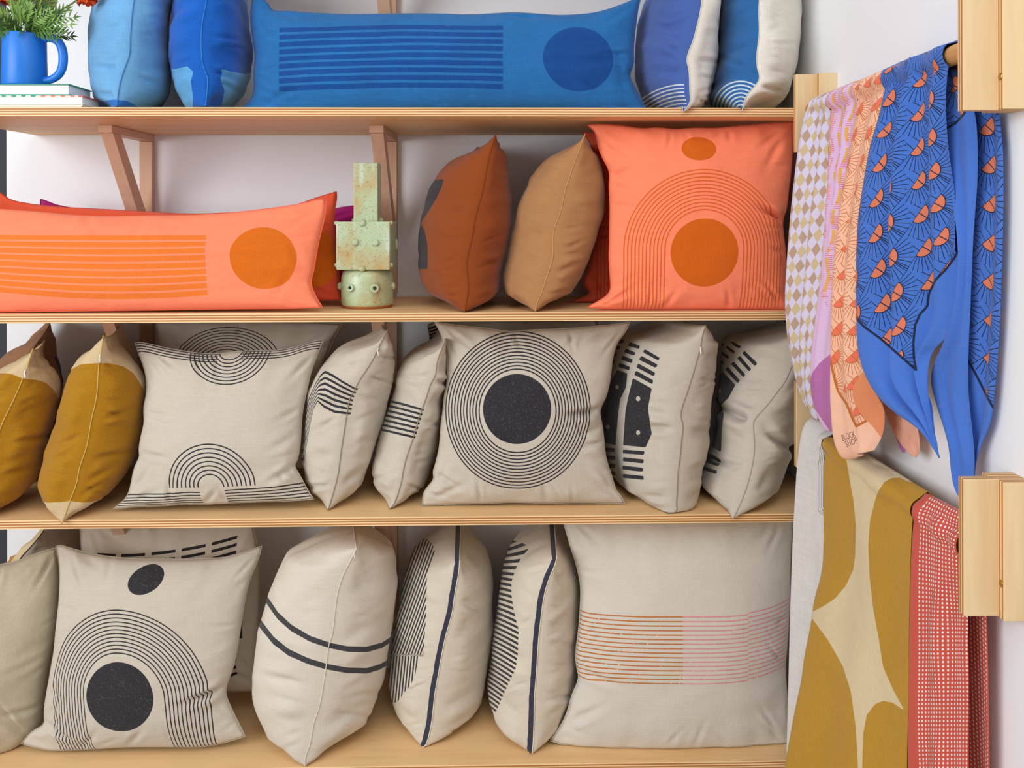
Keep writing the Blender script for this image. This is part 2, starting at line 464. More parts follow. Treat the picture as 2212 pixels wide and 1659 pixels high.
# ------------------------------------------------------------------ setting materials
def wood(name, rgb, dark, grain_axis='X', rough=.5, ply=None, gs=1.0):
    m, b = new_mat(name)
    st = {'X': (.6, 9, 9), 'Y': (9, .6, 9), 'Z': (9, 9, .6)}[grain_axis]
    g = noise(2.2 * gs, 6, st, .6); f = noise(14 * gs, 3, st, .5)
    k = mth('MULTIPLY', (g - .45) * 2.2 + (f - .5) * .8, 1.0)
    c = mixc(mth('MULTIPLY', mx(mn(k, 1.0), 0.0), .75), lin(rgb), lin(dark))
    NT.links.new(c.v, b.inputs['Base Color']); b.inputs['Roughness'].default_value = rough
    b.inputs['Specular IOR Level'].default_value = .3
    bump(b, f, .12, .001)
    return m
def plywood(name, axis, base, rgb, dark, n=7, thick=.0212, grain='X'):
    """birch ply edge: alternating veneers across the given axis, starting at base"""
    m, b = new_mat(name)
    tc = NT.nodes.new('ShaderNodeTexCoord'); s = NT.nodes.new('ShaderNodeSeparateXYZ'); NT.links.new(tc.outputs['Object'], s.inputs[0])
    q = X(s.outputs['XYZ'.index(axis)])
    wob = (noise(3, 3, {'X': (1, .2, .2), 'Y': (.2, 1, .2), 'Z': (.2, .2, 1)}[grain]) - .5) * .003
    t = (q - base + wob) / thick * n
    odd = mth('MODULO', fl(t), 2.0)
    edge = (ab(fr(t) - .5) > .43)
    gr = noise(60, 4, {'X': (.15, 4, 4), 'Y': (4, .15, 4), 'Z': (4, 4, .15)}[grain], .7)
    c = mixc(odd, lin(rgb), lin(dark))
    c = mixc(edge * .5, c, lin(tuple(x * .72 for x in dark)))
    c = mixc(mx(mn((gr - .55) * 4.0, 1.0), 0.0) * .6, c, lin(tuple(x * .74 for x in dark)))
    NT.links.new(c.v, b.inputs['Base Color']); b.inputs['Roughness'].default_value = .6
    return m

def painted(name, rgb):
    m, b = new_mat(name)
    c = scalec(mixc(0.0, lin(rgb), lin(rgb)), 1.0 + (noise(2.0, 4) - .5) * .03)
    NT.links.new(c.v, b.inputs['Base Color']); b.inputs['Roughness'].default_value = .75
    b.inputs['Specular IOR Level'].default_value = .25
    bump(b, noise(260, 3), .08, .001)
    return m
M_WALL = painted('white wall paint', (246, 247, 250))
M_DARK = painted('charcoal paint', (62, 64, 70))
M_BIRCH = wood('birch face', (240, 200, 146), (216, 164, 106), 'X')
M_BIRCHZ = wood('birch upright face', (232, 205, 160), (212, 172, 118), 'Z')
M_DOWEL = wood('dowel wood', (214, 160, 105), (186, 122, 70), 'Y', gs=2.0)
M_BRACKET = wood('bracket wood', (222, 180, 150), (196, 140, 108), 'Z', gs=1.5)
M_FLOOR = wood('floor boards', (190, 160, 125), (150, 115, 80), 'Y', gs=.5)
M_BRASS = plain('brass', (190, 150, 80), .35, .5, 1.0)

# ------------------------------------------------------------------ room
XL = onY(14.5, 600, YW)[0]                    # where the white wall ends at the left
def struct(o): return tag(o, kind='structure')
struct(box('wall_back', XL, XW + .1, YW, YW + .1, 0, 3.4, M_WALL))
struct(box('wall_right', XW, XW + .1, -4.2, YW, 0, 3.4, M_WALL))
struct(box('wall_left', XL - 2.0, XL, YW + .02, YW + .12, 0, 3.4, M_DARK))
struct(box('floor', XL - 2.0, XW + .1, -4.2, YW + .1, -.05, 0, M_FLOOR))

# ------------------------------------------------------------------ shelves
XSL = onY(75, 290, YW)[0]                     # left end of the boards
ord_ = ['shelf board carrying the mug, books and blue pillows', 'shelf board carrying the coral pillows and green ceramic vase',
        'shelf board carrying mustard and black-line pillows', 'lowest shelf board, carrying large cream pillows']
SHZ = [ZS[0] + .52] + ZS
def shelf(z, label):
    ply = plywood('ply edge %.2f' % z, 'Z', z - SHT, (246, 212, 158), (180, 116, 62), 7, SHT)
    me = box('shelf', XSL, XW - .003, 0.0, YW - .002, z - SHT, z, None, None, .0008)
    me.data.materials.append(M_BIRCH); me.data.materials.append(ply)
    for p in me.data.polygons:
        p.material_index = 0 if abs(p.normal.z) > .7 else 1
    return tag(me, label, 'shelf', 'wall shelves of birch plywood')
shelf(SHZ[0], 'highest shelf board, above the blue pillows')
for z, l in zip(ZS, ord_): shelf(z, l)

def bracket(pxl, pxr, z, label):
    """wooden strut under a shelf: pxl, pxr are the left and right sides of its upright on the wall"""
    x0, x1 = onY(pxl, 400, YW - .02)[0], onY(pxr, 400, YW - .02)[0]
    w = x1 - x0; e = empty('shelf_bracket', (x0 + w / 2, YW, z - SHT - .45))
    zt = z - SHT - .0005
    a = keep_world(box('arm', x0, x1, .19, YW - .001, zt - .019, zt, M_BRACKET, None, .001), e)
    u = keep_world(box('upright', x0, x1, YW - .02, YW - .0005, zt - .455, zt - .0195, M_BRACKET, None, .001), e)
    bm = bmesh.new(); x0 += .002; x1 -= .002
    P = [(.20, zt - .0195), (.245, zt - .0195), (YW - .021, zt - .265), (YW - .021, zt - .345)]
    vs = [bm.verts.new((xx, y, zz)) for xx in (x0, x1) for (y, zz) in P]
    for f in ((0, 1, 2, 3), (7, 6, 5, 4), (0, 4, 5, 1), (1, 5, 6, 2), (2, 6, 7, 3), (3, 7, 4, 0)): bm.faces.new([vs[i] for i in f])
    bmesh.ops.recalc_face_normals(bm, faces=bm.faces)
    keep_world(bm_obj('brace', bm, M_BRACKET), e)
    tag(e, label, 'bracket', 'wooden shelf brackets')
BRK = ((301, 328), (829, 857))
bracket(*BRK[1], SHZ[0], 'wooden bracket upright rising behind the long blue pillow')
bracket(*BRK[0], ZS[0], 'diagonal wooden bracket on the wall above the long coral pillows')
bracket(*BRK[1], ZS[0], 'diagonal wooden bracket on the wall behind the green vase')
bracket(*BRK[0], ZS[1], 'diagonal wooden bracket beside the mustard pillow')
bracket(*BRK[1], ZS[1], 'wooden bracket behind the two narrow black-striped linen pillows')
bracket(*BRK[0], ZS[2], 'wooden bracket hidden above the dash-print pillow')
bracket(*BRK[1], ZS[2], 'wooden bracket behind the large cream pillow with two grey bands')

# ------------------------------------------------------------------ rails on the right wall
def rail_bracket(y0, z0, z1, flip, label):
    """three layered plywood boards; the middle one reaches out and holds the dowel"""
    t = .0175; xa, xb = .662, .712
    e = empty('rail_bracket', (XW, y0, z0))
    def board(nm, x0, ya, yb, grow=0.0):
        ply = plywood('ply board %s %.2f %.2f' % (nm, ya, z0), 'Y', ya, (240, 205, 150), (186, 126, 74), 5, yb - ya, 'Z')
        o = box(nm, x0, XW - .0005, ya, yb, z0 + grow, z1 - grow, None, None, .0012)
        o.data.materials.append(M_BIRCHZ); o.data.materials.append(ply)
        for p in o.data.polygons: p.material_index = 0 if abs(p.normal.y) > .7 else 1
        keep_world(o, e); return o
    board('arm_board', xa, y0, y0 + t)
    b2 = board('front_board', xb, y0 - t - .0002, y0 - .0002)
    board('rear_board', xb - .004, y0 + t + .0002, y0 + 2 * t + .0002)
    zc = z0 + (z1 - z0) * (.26 if not flip else .3)
    bm = bmesh.new()
    r = bmesh.ops.create_uvsphere(bm, u_segments=16, v_segments=8, radius=.0055)
    for v in bm.verts: v.co = Vector((xb - .0005 + v.co.x * .35, y0 - t * .55 + v.co.y, zc + v.co.z))
    keep_world(bm_obj('screw', bm, M_BRASS, None, True), e)
    tag(e, label, 'bracket', 'layered plywood rail brackets')
ZT = [(1.914, 2.100), (1.161, 1.365)]
rail_bracket(-.0185, *ZT[0], False, 'layered plywood rail bracket holding scarves, beside the blue and cream pillow')
rail_bracket(-.0185, *ZT[1], False, 'layered plywood rail bracket behind the light grey linen cloth')
rail_bracket(-.785, *ZT[0], False, 'layered plywood rail bracket beside the blue sunburst scarf')
rail_bracket(-.785, *ZT[1], False, 'layered plywood rail bracket beside the red dotted cloth')
XD, RD = .700, .0160
ZD = (2.0155, 1.2475)
for z, l in zip(ZD, ('round wooden rail carrying the four scarves', 'round wooden rail carrying the linen cloths')):
    P = [(XD, y, z) for y in np.linspace(-.766, -.019, 24)]
    tag(tube('wooden_rail', P, RD, M_DOWEL, None, 24), l, 'rail', 'wooden wall rails')
# ------------------------------------------------------------------ pillows, top row
CREAM = (214, 206, 192); LINEN = (199, 190, 175)
def p_lightblue():
    d = attr('sd'); return [(d < 0.0, (40, 106, 190))]
pillow_edge('pillow', 'pale sky blue square pillow standing edge on beside the books', fabric('sky blue linen', (108, 166, 212), p_lightblue, .12, .18), 0,
    '296,-150 295,-80 293,0 286,60 282,110 268,145 259,190 254,218 251,247', '290,-150 240,-110 215,-40 208,0 196,50 189,110 191,160 197,200 206,232 230,250',
    '300,-150 350,-110 372,-50 376,0 370,30 367,80 368,125 374,165 371,198 354,230 300,250', yb=.0, yt=.04, seed=11, seam=(70, 125, 185),
    sd=[pts('195,226 215,219 245,215 275,218 300,232 300,260 195,260')], sdside=None, dents=[(240, 146, 4, 26, 4, .009), (300, 165, 22, 30, 4, .007), (300, 72, 10, 22, 4, .005)])
def p_midblue():
    d = attr('sd'); return [(d < 0.0, (92, 158, 208))]
pillow_edge('pillow', 'deep blue square pillow with pale blue patches, standing edge on', fabric('deep blue linen', (22, 92, 184), p_midblue, .12, .2), 0,
    '455,-150 453,-80 450,0 435,63 437,127 442,152 449,165 447,203 443,247', '450,-150 410,-100 388,-40 378,0 368,60 366,110 370,150 378,190 392,220 410,250',
    '460,-150 510,-100 528,-40 534,0 541,40 548,80 550,110 547,145 538,180 518,215 480,250', yb=.0, yt=.04, seed=12, seam=(60, 130, 205),
    sd=[pts('360,152 388,147 404,143 418,155 412,175 417,210 415,260 360,260'), pts('477,148 500,155 530,160 560,150 560,260 473,260 485,195 476,172 480,160'), pts('522,-10 534,14 545,24 560,0 540,-20')],
    dents=[(425, 55, 8, 24, 4, .008), (475, 78, 12, 34, 4, .008), (480, 160, 25, 30, 5, .010), (500, 100, 8, 25, 3, .006)])
def p_bluelumbar():
    x, y = uvmap('print', 1000, 1000)
    wob = (noise(7, 3) - .5) * 6
    st = lines(y + wob * .5 - ab(x - 860) * .008, 57.5, 16.0, 9, 10.6) * (x > 598) * (x < 1086.5 + wob * .3)
    ci = hyp((x - 1250) / 77, (y - 124) / 70) < 1.0
    return [(mx(st, ci), (20, 72, 140))]
pillow_front('lumbar_pillow', 'long blue lumbar pillow with darker stripes and a dark blue circle', fabric('indigo linen', (38, 106, 168), p_bluelumbar, .14, .22), 0,
    '548,-18 578,5 588,26 620,24 650,27 700,30 760,32 850,30 960,30 1010,33 1060,30 1110,27 1160,30 1205,34 1250,32 1290,28 1340,12 1385,-8',
    '1385,-8 1378,20 1373,60 1368,105 1370,140 1358,165 1375,195 1390,225 1402,248', '503,248 700,250 1100,250 1402,248',
    '548,-18 540,30 545,80 552,120 548,155 550,200 535,225 503,248', .10, .13, seed=13, seam=(36, 100, 170), wr=.9, Tf=.07, Tb=.07,
    dents=[(1345, 150, 80, 40, 7, .012), (1290, 190, 30, 40, 6, .007), (600, 200, -20, 40, 6, .006), (580, 60, 40, 30, 6, .006)])
def p_navy():
    U, V = uvmap('cloth'); d = attr('arc')
    ln = lines(d, 100, 8.2, 7, 3.0) * (U < -.012)
    return [((U > 0.0), (229, 223, 211)), (ln * (U < -.0), (205, 214, 222))]
def arc_attr(o, cx, cy, k=1.0):
    q = project(np.array([v.co[:] for v in o.data.vertices])); set_attr(o, 'arc', np.hypot((q[:, 0] - cx), (q[:, 1] - cy) * k))
o = pillow_edge('pillow', 'navy and cream two-sided pillow with pale arc lines, beside the long blue pillow', fabric('navy canvas', (70, 98, 166), p_navy, .06, .08), 0,
    '1522,-160 1520,-80 1515,0 1500,80 1481,126 1488,150 1489,200 1492,220 1478,240', '1515,-160 1440,-110 1400,-50 1388,0 1376,50 1368,120 1370,170 1385,205 1400,235 1440,244',
    '1530,-160 1550,-100 1556,-40 1553,0 1552,100 1550,130 1545,160 1535,190 1525,225 1500,244', yb=-.022, yt=.03, seed=14, seam=(214, 208, 196),
    dents=[(1450, 60, 5, 30, 5, .007), (1460, 110, 30, 25, 5, .01), (1520, 130, 5, 25, 5, .006)])
arc_attr(o, 1478, 332, 1.0)
def p_blue2():
    U, V = uvmap('cloth'); d = attr('arc')
    return [((U > 0.0), (229, 224, 212)), (lines(d, 9, 8.4, 7, 3.2) * (U < -.0), (196, 212, 220))]
o = pillow_edge('pillow', 'denim blue and cream two-sided pillow with pale arc lines, at the white wall', fabric('denim canvas', (46, 100, 158), p_blue2, .1, .14), 0,
    '1646,-160 1645,-80 1643,0 1640,60 1636,120 1637,150 1642,168 1630,187 1612,205 1603,238', '1640,-160 1590,-110 1562,-50 1555,0 1552,80 1550,130 1545,165 1535,200 1530,233 1570,244',
    '1652,-160 1700,-100 1722,-40 1727,0 1728,40 1725,100 1717,150 1700,200 1678,232 1630,244', yb=-.015, yt=.03, seed=15, seam=(214, 208, 196),
    dents=[(1600, 140, 20, 30, 5, .008), (1660, 190, 15, 24, 5, .010)])
arc_attr(o, 1600, 235)

# ------------------------------------------------------------------ pillows, coral row
CORAL = (252, 138, 102)
def p_lumbar2(cx=566, cy=555, x1=445, dy=0.0):
    def f():
        x, y = uvmap('print', 1000, 1000)
        t = (x - 250) / 250
        yy = y - 14.0 * (1.0 - t * t) * ((y - 470) / 170) - dy
        st = lines(yy, 511.5, 14.2, 9, 10.6) * (x < x1)
        ci = hyp((x - cx) / 70, (y - cy) / 67) < 1.0
        return [(st, (230, 118, 46)), (ci, (214, 106, 22))]
    return f
pillow_front('lumbar_pillow', 'long coral lumbar pillow with orange stripes and a solid ochre circle', fabric('coral linen', CORAL, p_lumbar2(), .06, .05), 1,
    '-150,428 -110,436 -60,446 0,452 90,458 150,465 235,468 330,466 400,466 440,464 500,460 560,453 610,447 660,438 690,430 704,431',
    '704,431 705,455 697,490 688,525 682,560 678,585 672,605 673,620 685,645 697,664', '-160,677 0,674 150,673 300,672 450,670 560,669 640,669 697,667',
    '-150,428 -145,480 -150,560 -148,620 -160,677', .025, .09, seed=21, seam=(236, 110, 74), Tf=.055, Tb=.04, wr=.9,
    dents=[(300, 480, 100, 40, 7, .004), (180, 470, 110, 40, 8, .004), (330, 500, 95, 40, 6, .003), (640, 560, 70, 40, 7, .006), (600, 620, -60, 30, 6, .006), (660, 620, 30, 30, 5, .008)])
pillow_front('lumbar_pillow', 'long red-orange lumbar pillow tucked behind the striped coral one', fabric('vermilion linen', (222, 88, 56), p_lumbar2(660, 556, 560), .06, .06), 1,
    '-22,410 0,415 20,432 60,440 120,447 220,452 330,458 400,463 500,460 600,450 650,440 680,428 727,414',
    '727,414 728,428 722,460 722,500 727,540 732,580 735,610 740,648', '-25,650 300,652 740,652', '-22,410 -12,480 -15,560 -25,650', .155, .19, seed=22, seam=(190, 62, 36), Tf=.05, Tb=.05)
pillow_front('lumbar_pillow', 'magenta lumbar pillow behind the coral lumbar pillows', fabric('magenta linen', (176, 34, 124), None, .06, .06), 1,
    '88,430 100,434 130,446 250,462 450,464 600,462 700,456 740,447 790,442', '790,442 790,480 788,540 790,590 795,640', '70,640 400,642 795,640', '88,430 84,500 80,570 70,640',
    .305, .335, seed=23, seam=(150, 24, 100), Tf=.05, Tb=.05)
def p_black():
    return [(attr('sd') < 0.0, (48, 47, 52))]
pillow_edge('pillow', 'rust brown pillow with a black printed shape, standing edge on', fabric('rust linen', (142, 70, 28), p_black, .06, .07), 1,
    '1072,288 1063,313 1052,357 1042,412 1028,460 1020,510 1007,560 1008,593 1011,629 1006,659 1003,676',
    '1066,289 1015,318 976,341 948,371 929,404 915,448 906,490 904,537 905,582 912,615 931,643 962,665 995,676',
    '1074,289 1087,324 1099,365 1105,426 1104,468 1098,523 1087,579 1081,618 1067,645 1045,665 1010,676', yb=.0, yt=.06, seed=24, seam=(140, 70, 30),
    sd=[pts('880,389 937,389 958,387 956,399 945,424 929,451 909,482 918,501 923,526 924,581 880,582')], sdside='L',
    dents=[(1030, 560, 10, 30, 5, .009), (1000, 620, 10, 30, 4, .008), (985, 640, 15, 22, 4, .008), (1045, 640, -15, 20, 4, .006), (1065, 380, 15, 20, 4, .005)])
pillow_edge('pillow', 'tan brown pillow standing edge on between the rust and coral pillows', fabric('tan linen', (174, 126, 82), p_black, .06, .07), 1,
    '1264,289 1253,322 1238,363 1223,408 1212,457 1198,499 1198,534 1195,566 1178,601 1170,631 1160,651 1156,674',
    '1258,290 1226,308 1197,325 1168,349 1143,381 1127,416 1117,452 1112,490 1103,537 1090,587 1089,620 1100,648 1117,662 1150,674',
    '1268,290 1282,319 1295,352 1304,393 1306,428 1303,469 1291,513 1273,563 1253,604 1226,640 1197,660 1164,674', yb=.002, yt=.05, depth=.25, seed=25, seam=(205, 150, 100),
    sd=[pts('1146,376 1140,402 1125,432 1112,457 1090,480 1080,440 1120,380')], sdside='L',
    dents=[(1185, 600, 15, 30, 5, .009), (1170, 625, 25, 26, 4, .009), (1210, 585, -20, 28, 5, .009), (1150, 560, 30, 26, 5, .005), (1235, 460, 10, 24, 5, .005)])
def p_sun(ox=0, line=(216, 96, 40), solid=(208, 98, 18)):
    def f():
        x, y = uvmap('print', 1000, 1000)
        x = x - ox
        dx, dy = x - 1521, mn(y - 539, 0.0)
        r = hyp(dx, dy)
        arc = lines(r, 85, 7.85, 12, 2.6)
        ci = hyp(x - 1521, y - 546) < 73.0
        ov = hyp((x - 1511) / 37.5, (y - 320) / 27) < 1.0
        return [(arc, line), (mx(ci, ov), solid)]
    return f
pillow_front('pillow', 'square coral pillow with ochre circle, oval and fine arch lines', fabric('coral sun linen', CORAL, p_sun(), .06, .05), 1,
    '1270,271 1290,269 1320,270 1350,273 1390,279 1420,275 1460,281 1500,276 1540,278 1580,274 1630,270 1680,265 1718,262',
    '1718,262 1714,300 1710,350 1708,380 1703,410 1700,450 1690,475 1692,505 1698,550 1698,600 1700,640 1708,667', '1268,664 1300,667 1350,668 1450,670 1600,670 1708,669',
    '1270,271 1287,285 1290,310 1300,340 1318,370 1315,400 1318,440 1317,500 1315,560 1318,600 1320,625 1310,640 1290,652 1268,664', .035, .095, seed=26, seam=(232, 104, 70), Tf=.06, Tb=.045,
    dents=[(1678, 462, 25, 34, 6, .022), (1332, 375, -20, 26, 6, .010), (1335, 400, 30, 26, 6, .008), (1340, 640, -30, 30, 5, .010), (1300, 655, 10, 26, 4, .007), (1690, 540, 20, 18, 5, .008)])
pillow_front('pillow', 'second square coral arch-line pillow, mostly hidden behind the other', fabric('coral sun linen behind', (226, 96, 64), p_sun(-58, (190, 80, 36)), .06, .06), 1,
    '1258,284 1300,288 1500,290 1690,284', '1690,284 1680,400 1680,520 1690,650', '1226,655 1300,657 1500,657 1690,655',
    '1258,284 1275,310 1285,340 1290,390 1288,450 1284,520 1272,580 1260,605 1262,620 1276,634 1252,645 1226,655', .235, .285, seed=27, seam=(196, 74, 46), Tf=.045, Tb=.05, dents=[(1290, 620, 60, 24, 6, .012)])
# ------------------------------------------------------------------ pillows, linen row
INK = (46, 45, 50)
def p_mustard():
    return [(attr('sd') < 0.0, (166, 116, 16))]
MUST = dict(seam=(206, 176, 100), zip_rgb=(232, 226, 214))
pillow_edge('pillow', 'mustard pillow with cream ends and zip, beside the arc-line linen pillow', fabric('mustard block linen', (204, 180, 142), p_mustard, .06, .08), 2,
    '223,725 218,764 213,810 207,868 197,911 188,958 174,1013 168,1047 152,1082 142,1111 133,1131',
    '219,726 203,738 174,761 156,787 142,825 133,859 121,906 107,949 95,987 88,1021 91,1053 101,1085 113,1111 129,1131',
    '226,726 260,752 289,778 307,804 317,836 312,877 308,926 299,969 284,1010 260,1045 226,1076 185,1105 140,1131', yb=-.015, yt=.03, depth=.20, seed=31, zip_at=.10,
    sd=[pts('60,830 120,812 158,796 174,787 214,784 240,785 266,791 289,807 304,830 318,860 360,900 360,1020 300,1060 237,1068 208,1082 179,1086 150,1082 127,1085 103,1086 40,1070')],
    dents=[(240, 900, -18, 40, 6, .009), (150, 985, -12, 34, 6, .009), (230, 985, -8, 40, 6, .008), (140, 1030, 15, 30, 5, .008), (205, 1030, -25, 34, 6, .008), (190, 1060, -30, 30, 5, .007)], **MUST)
pillow_edge('pillow', 'mustard pillow with cream top, in front of the brown pillow with black patch', fabric('mustard block linen two', (204, 180, 142), p_mustard, .06, .08), 2,
    '71,754 59,793 49,819 29,868 9,908 -8,950 -22,1000 -32,1050 -42,1090 -50,1128',
    '66,755 43,767 14,781 -15,800 -50,835 -85,900 -105,980 -100,1060 -60,1128',
    '74,755 101,784 119,804 133,833 132,868 124,911 113,955 101,995 87,1042 58,1071 29,1094 0,1112 -40,1128', yb=-.012, yt=.03, depth=.20, seed=32, zip_at=.12,
    sd=[pts('-200,830 0,806 23,807 49,818 75,820 98,826 116,842 127,862 180,900 150,1040 70,1090 0,1103 -200,1103')],
    dents=[(60, 950, -10, 40, 6, .008), (30, 1020, -15, 34, 6, .008)], **MUST)
def p_cap():
    return [(attr('sd') < 0.0, (40, 39, 43))]
for k, (S_, L_, R_, sd_, lab) in enumerate((
    ('108,702 95,722 72,752 55,800 45,860 35,940 20,1010 10,1070', '104,702 87,709 58,732 14,758 -20,790 -50,860 -60,950 -40,1020 0,1072', '111,702 119,715 126,744 128,770 136,830 134,900 120,980 80,1040 16,1072',
     '117,772 140,755 160,800 150,850 136,834 128,800', 'brown pillow with a black patch behind a mustard pillow'),
    ('252,702 246,722 238,770 230,840 220,920 205,990 195,1060', '248,702 240,712 222,730 190,770 165,840 155,930 165,1000 190,1062', '256,702 264,718 280,740 284,768 274,840 262,920 250,1000 200,1062',
     '900,900 910,900 905,910', 'brown pillow behind the mustard pillow with a zip'))):
    pillow_edge('pillow', lab, fabric('brown linen %d' % k, (150, 108, 78), p_cap, .06, .07), 2, S_, L_, R_, yb=.245, yt=.245, depth=.17, seed=33 + k, seam=(96, 66, 46), sd=[pts(sd_)], n=56)

def p_arcs():
    x, y = uvmap('print', 1000, 1000); u, v = uvmap('cloth')
    r1 = hyp(x - 454, (y - 1052) * 1.0); low = lines(r1, 27.5, 9.35, 8, 2.9) * (y < 1053 - (x - 454) * .03)
    r2 = hyp(x - 487, (y - 752) * 1.12); top = lines(r2, 27.5, 8.6, 8, 2.9) * (y > 757)
    gap1 = ab(x - 455) > 27.0; gap2 = ab(x - 487) > 27.0
    hb = lines(v, .886, .0225, 8, .0085) * gap1
    ht = lines(v, .005, .0165, 4, .007) * gap2
    return [(mx(mx(low, top), mx(hb, ht)), INK)]
pillow_front('pillow', 'square linen pillow with black concentric half-circles top and bottom', fabric('arc linen', LINEN, p_arcs, .07, .05), 2,
    '292,741 300,739 320,742 360,752 400,759 440,764 470,765 500,760 560,757 600,757 640,750 670,738 698,734',
    '698,734 692,750 680,780 670,810 664,840 657,870 652,900 650,940 648,970 642,995 635,1006 650,1030 665,1060 678,1078', '245,1099 290,1096 330,1095 370,1093 400,1090 440,1091 480,1089 520,1087 560,1086 600,1085 640,1083 678,1080',
    '292,741 300,765 312,795 318,830 316,855 310,880 312,912 308,930 303,950 300,975 303,985 290,1010 284,1040 280,1060 270,1080 245,1098', .05, .13, seed=35, seam=(178, 168, 150), Tf=.06, Tb=.045,
    dents=[(612, 1022, -30, 34, 6, .014), (330, 985, 10, 24, 5, .007), (330, 895, 10, 22, 5, .006), (480, 762, 0, 40, 6, .006), (620, 950, -30, 40, 8, .006)])
def p_arcs_b():
    x, y = uvmap('print', 1000, 1000); r = hyp((x - 490) / 1.0, (y - 790) * 1.42)
    return [(lines(r, 50, 8.6, 9, 2.6), INK)]
pillow_front('pillow', 'shaded linen pillow with black half-circles, behind the arc-line pillow', fabric('arc linen behind', (196, 186, 170), p_arcs_b, .06, .05), 2,
    '335,694 420,692 560,694 690,697 740,700', '740,700 716,740 692,820 686,920 702,1010', '310,1012 500,1015 702,1010', '335,694 345,760 340,860 325,950 310,1012', .235, .31, seed=36, seam=(160, 150, 135), Tf=.05, Tb=.04, n=60)

def p_band(v0, step, bend=0.0, u0=-.10):
    def f():
        d = attr('band'); s = attr('sd')
        return [(lines(d, 0.0, step, 7, step * .46) * (s < 0.0), INK)]
    return f
def band_attr(o, pa, pb):
    """distance across a band of stripes, from the traced first stripe pa to the last pb (polylines)"""
    q = project(np.array([v.co[:] for v in o.data.vertices]))
    a, b = np.array(sorted(pa)), np.array(sorted(pb))
    ya, yb_ = np.interp(q[:, 0], a[:, 0], a[:, 1]), np.interp(q[:, 0], b[:, 0], b[:, 1])
    set_attr(o, 'band', (q[:, 1] - ya) / (yb_ - ya))
o = pillow_edge('pillow', 'linen pillow with bending black stripes, leaning on the arc-line pillow', fabric('stripe linen', LINEN, p_band(0, 1 / 6), .07, .05), 2,
    '838,711 827,732 814,758 805,778 790,804 777,825 769,839 753,861 750,888 746,926 738,969 733,1007 724,1045 717,1076 708,1104',
    '834,711 800,722 770,730 745,738 722,752 708,773 694,787 676,819 665,854 656,911 652,955 653,998 662,1033 676,1068 700,1104',
    '840,711 847,741 851,775 850,816 844,854 832,894 821,932 809,969 801,998 789,1024 775,1056 757,1079 716,1104', seed=37, seam=(150, 138, 118), zip_at=.11,
    sd=[pts('600,770 900,770 900,1000 600,1000')], sdside='L', depth=.185, dents=[(742, 928, 10, 26, 5, .006), (740, 985, 8, 26, 5, .006), (790, 860, 15, 28, 6, .006)])
band_attr(o, pts('655,905 668,860 680,832 692,812 702,803 720,812 740,825 769,841'), pts('655,1010 662,960 670,915 678,880 686,866 700,878 722,889 752,893'))
o = pillow_edge('pillow', 'linen pillow with seven straight black stripes, beside the concentric-ring pillow', fabric('stripe linen two', LINEN, p_band(0, 1 / 6), .07, .05), 2,
    '964,731 951,761 944,787 942,810 928,830 921,856 909,888 899,917 889,946 882,984 871,1021 863,1053 854,1085 841,1101',
    '958,731 935,737 911,744 889,757 872,775 862,800 858,825 850,859 834,905 820,945 806,992 801,1013 806,1039 821,1071 835,1101',
    '967,731 969,780 967,825 960,842 957,882 951,926 945,969 931,1010 916,1045 896,1071 879,1091 848,1101', seed=38, seam=(150, 138, 118),
    sd=[pts('700,800 1000,800 1000,1000 700,1000')], sdside='L', depth=.25, dents=[(950, 825, 15, 22, 5, .012), (920, 910, 10, 24, 5, .006), (850, 1040, 8, 26, 5, .006)])
band_attr(o, pts('800,858 832,864 870,873 909,884 940,893'), pts('790,918 815,926 850,934 889,943 930,953'))
def p_dash_corner():
    x, y = uvmap('print', 1000, 1000)
    return [(lines(x * .35 + y, 1035, 7, 6, 3.6) * (x < 950), (40, 38, 40))]
pillow_front('pillow', 'linen pillow with black dashes peeping out behind the ring pillow', fabric('dash corner linen', (200, 190, 172), p_dash_corner, .06, .05), 2,
    '924,702 940,694 1020,690 1150,694 1290,690', '1290,690 1296,760 1290,900 1295,985', '922,985 1100,988 1295,985', '924,702 930,740 928,850 922,985', .35, .38, seed=40, seam=(150, 138, 120), Tf=.035, Tb=.035, n=48)
def p_rings():
    x, y = uvmap('print', 1000, 1000)
    r = hyp(x - 1118, (y - 887) * .925)
    ring = lines(r, 83, 6.75, 12, 2.7)
    disc = hyp(x - 1117, (y - 883) * .975) < 73.5
    return [(mx(ring, disc), (48, 47, 53))]
pillow_front('pillow', 'square linen pillow with a black disc ringed by fine concentric lines', fabric('ring linen', LINEN, p_rings, .07, .05), 2,
    '937,694 960,699 1000,704 1040,708 1072,712 1105,717 1147,712 1203,711 1252,708 1300,703 1333,700 1361,695',
    '1361,695 1352,716 1339,732 1330,748 1323,774 1320,804 1317,826 1310,856 1300,875 1295,890 1299,908 1304,940 1308,989 1323,1032 1331,1061 1340,1067 1350,1088', '912,1094 960,1090 1000,1089 1060,1089 1100,1086 1150,1088 1180,1089 1250,1088 1300,1089 1350,1091',
    '937,694 950,715 957,735 966,760 967,800 966,830 960,850 958,880 952,920 950,960 945,985 940,1005 935,1018 938,1035 925,1050 914,1065 912,1094', .075, .12, seed=41, seam=(178, 168, 150), Tf=.06, Tb=.045,
    dents=[(1268, 893, -8, 34, 7, .022), (1250, 915, 60, 24, 6, .006), (960, 1040, 30, 26, 5, .010), (940, 1075, 10, 20, 4, .008)])
def c4(s):                                   # pixel of an enlarged crop of the linen row
    return [(1040 + x * .3255, 680 + y * .3255) for x, y in pts(s)]
def blob(s, r):
    (x, y), = c4(s); r *= .3255
    return [(x + r * math.cos(t), y + r * 1.15 * math.sin(t)) for t in np.linspace(0, 2 * math.pi, 10)[:-1]]
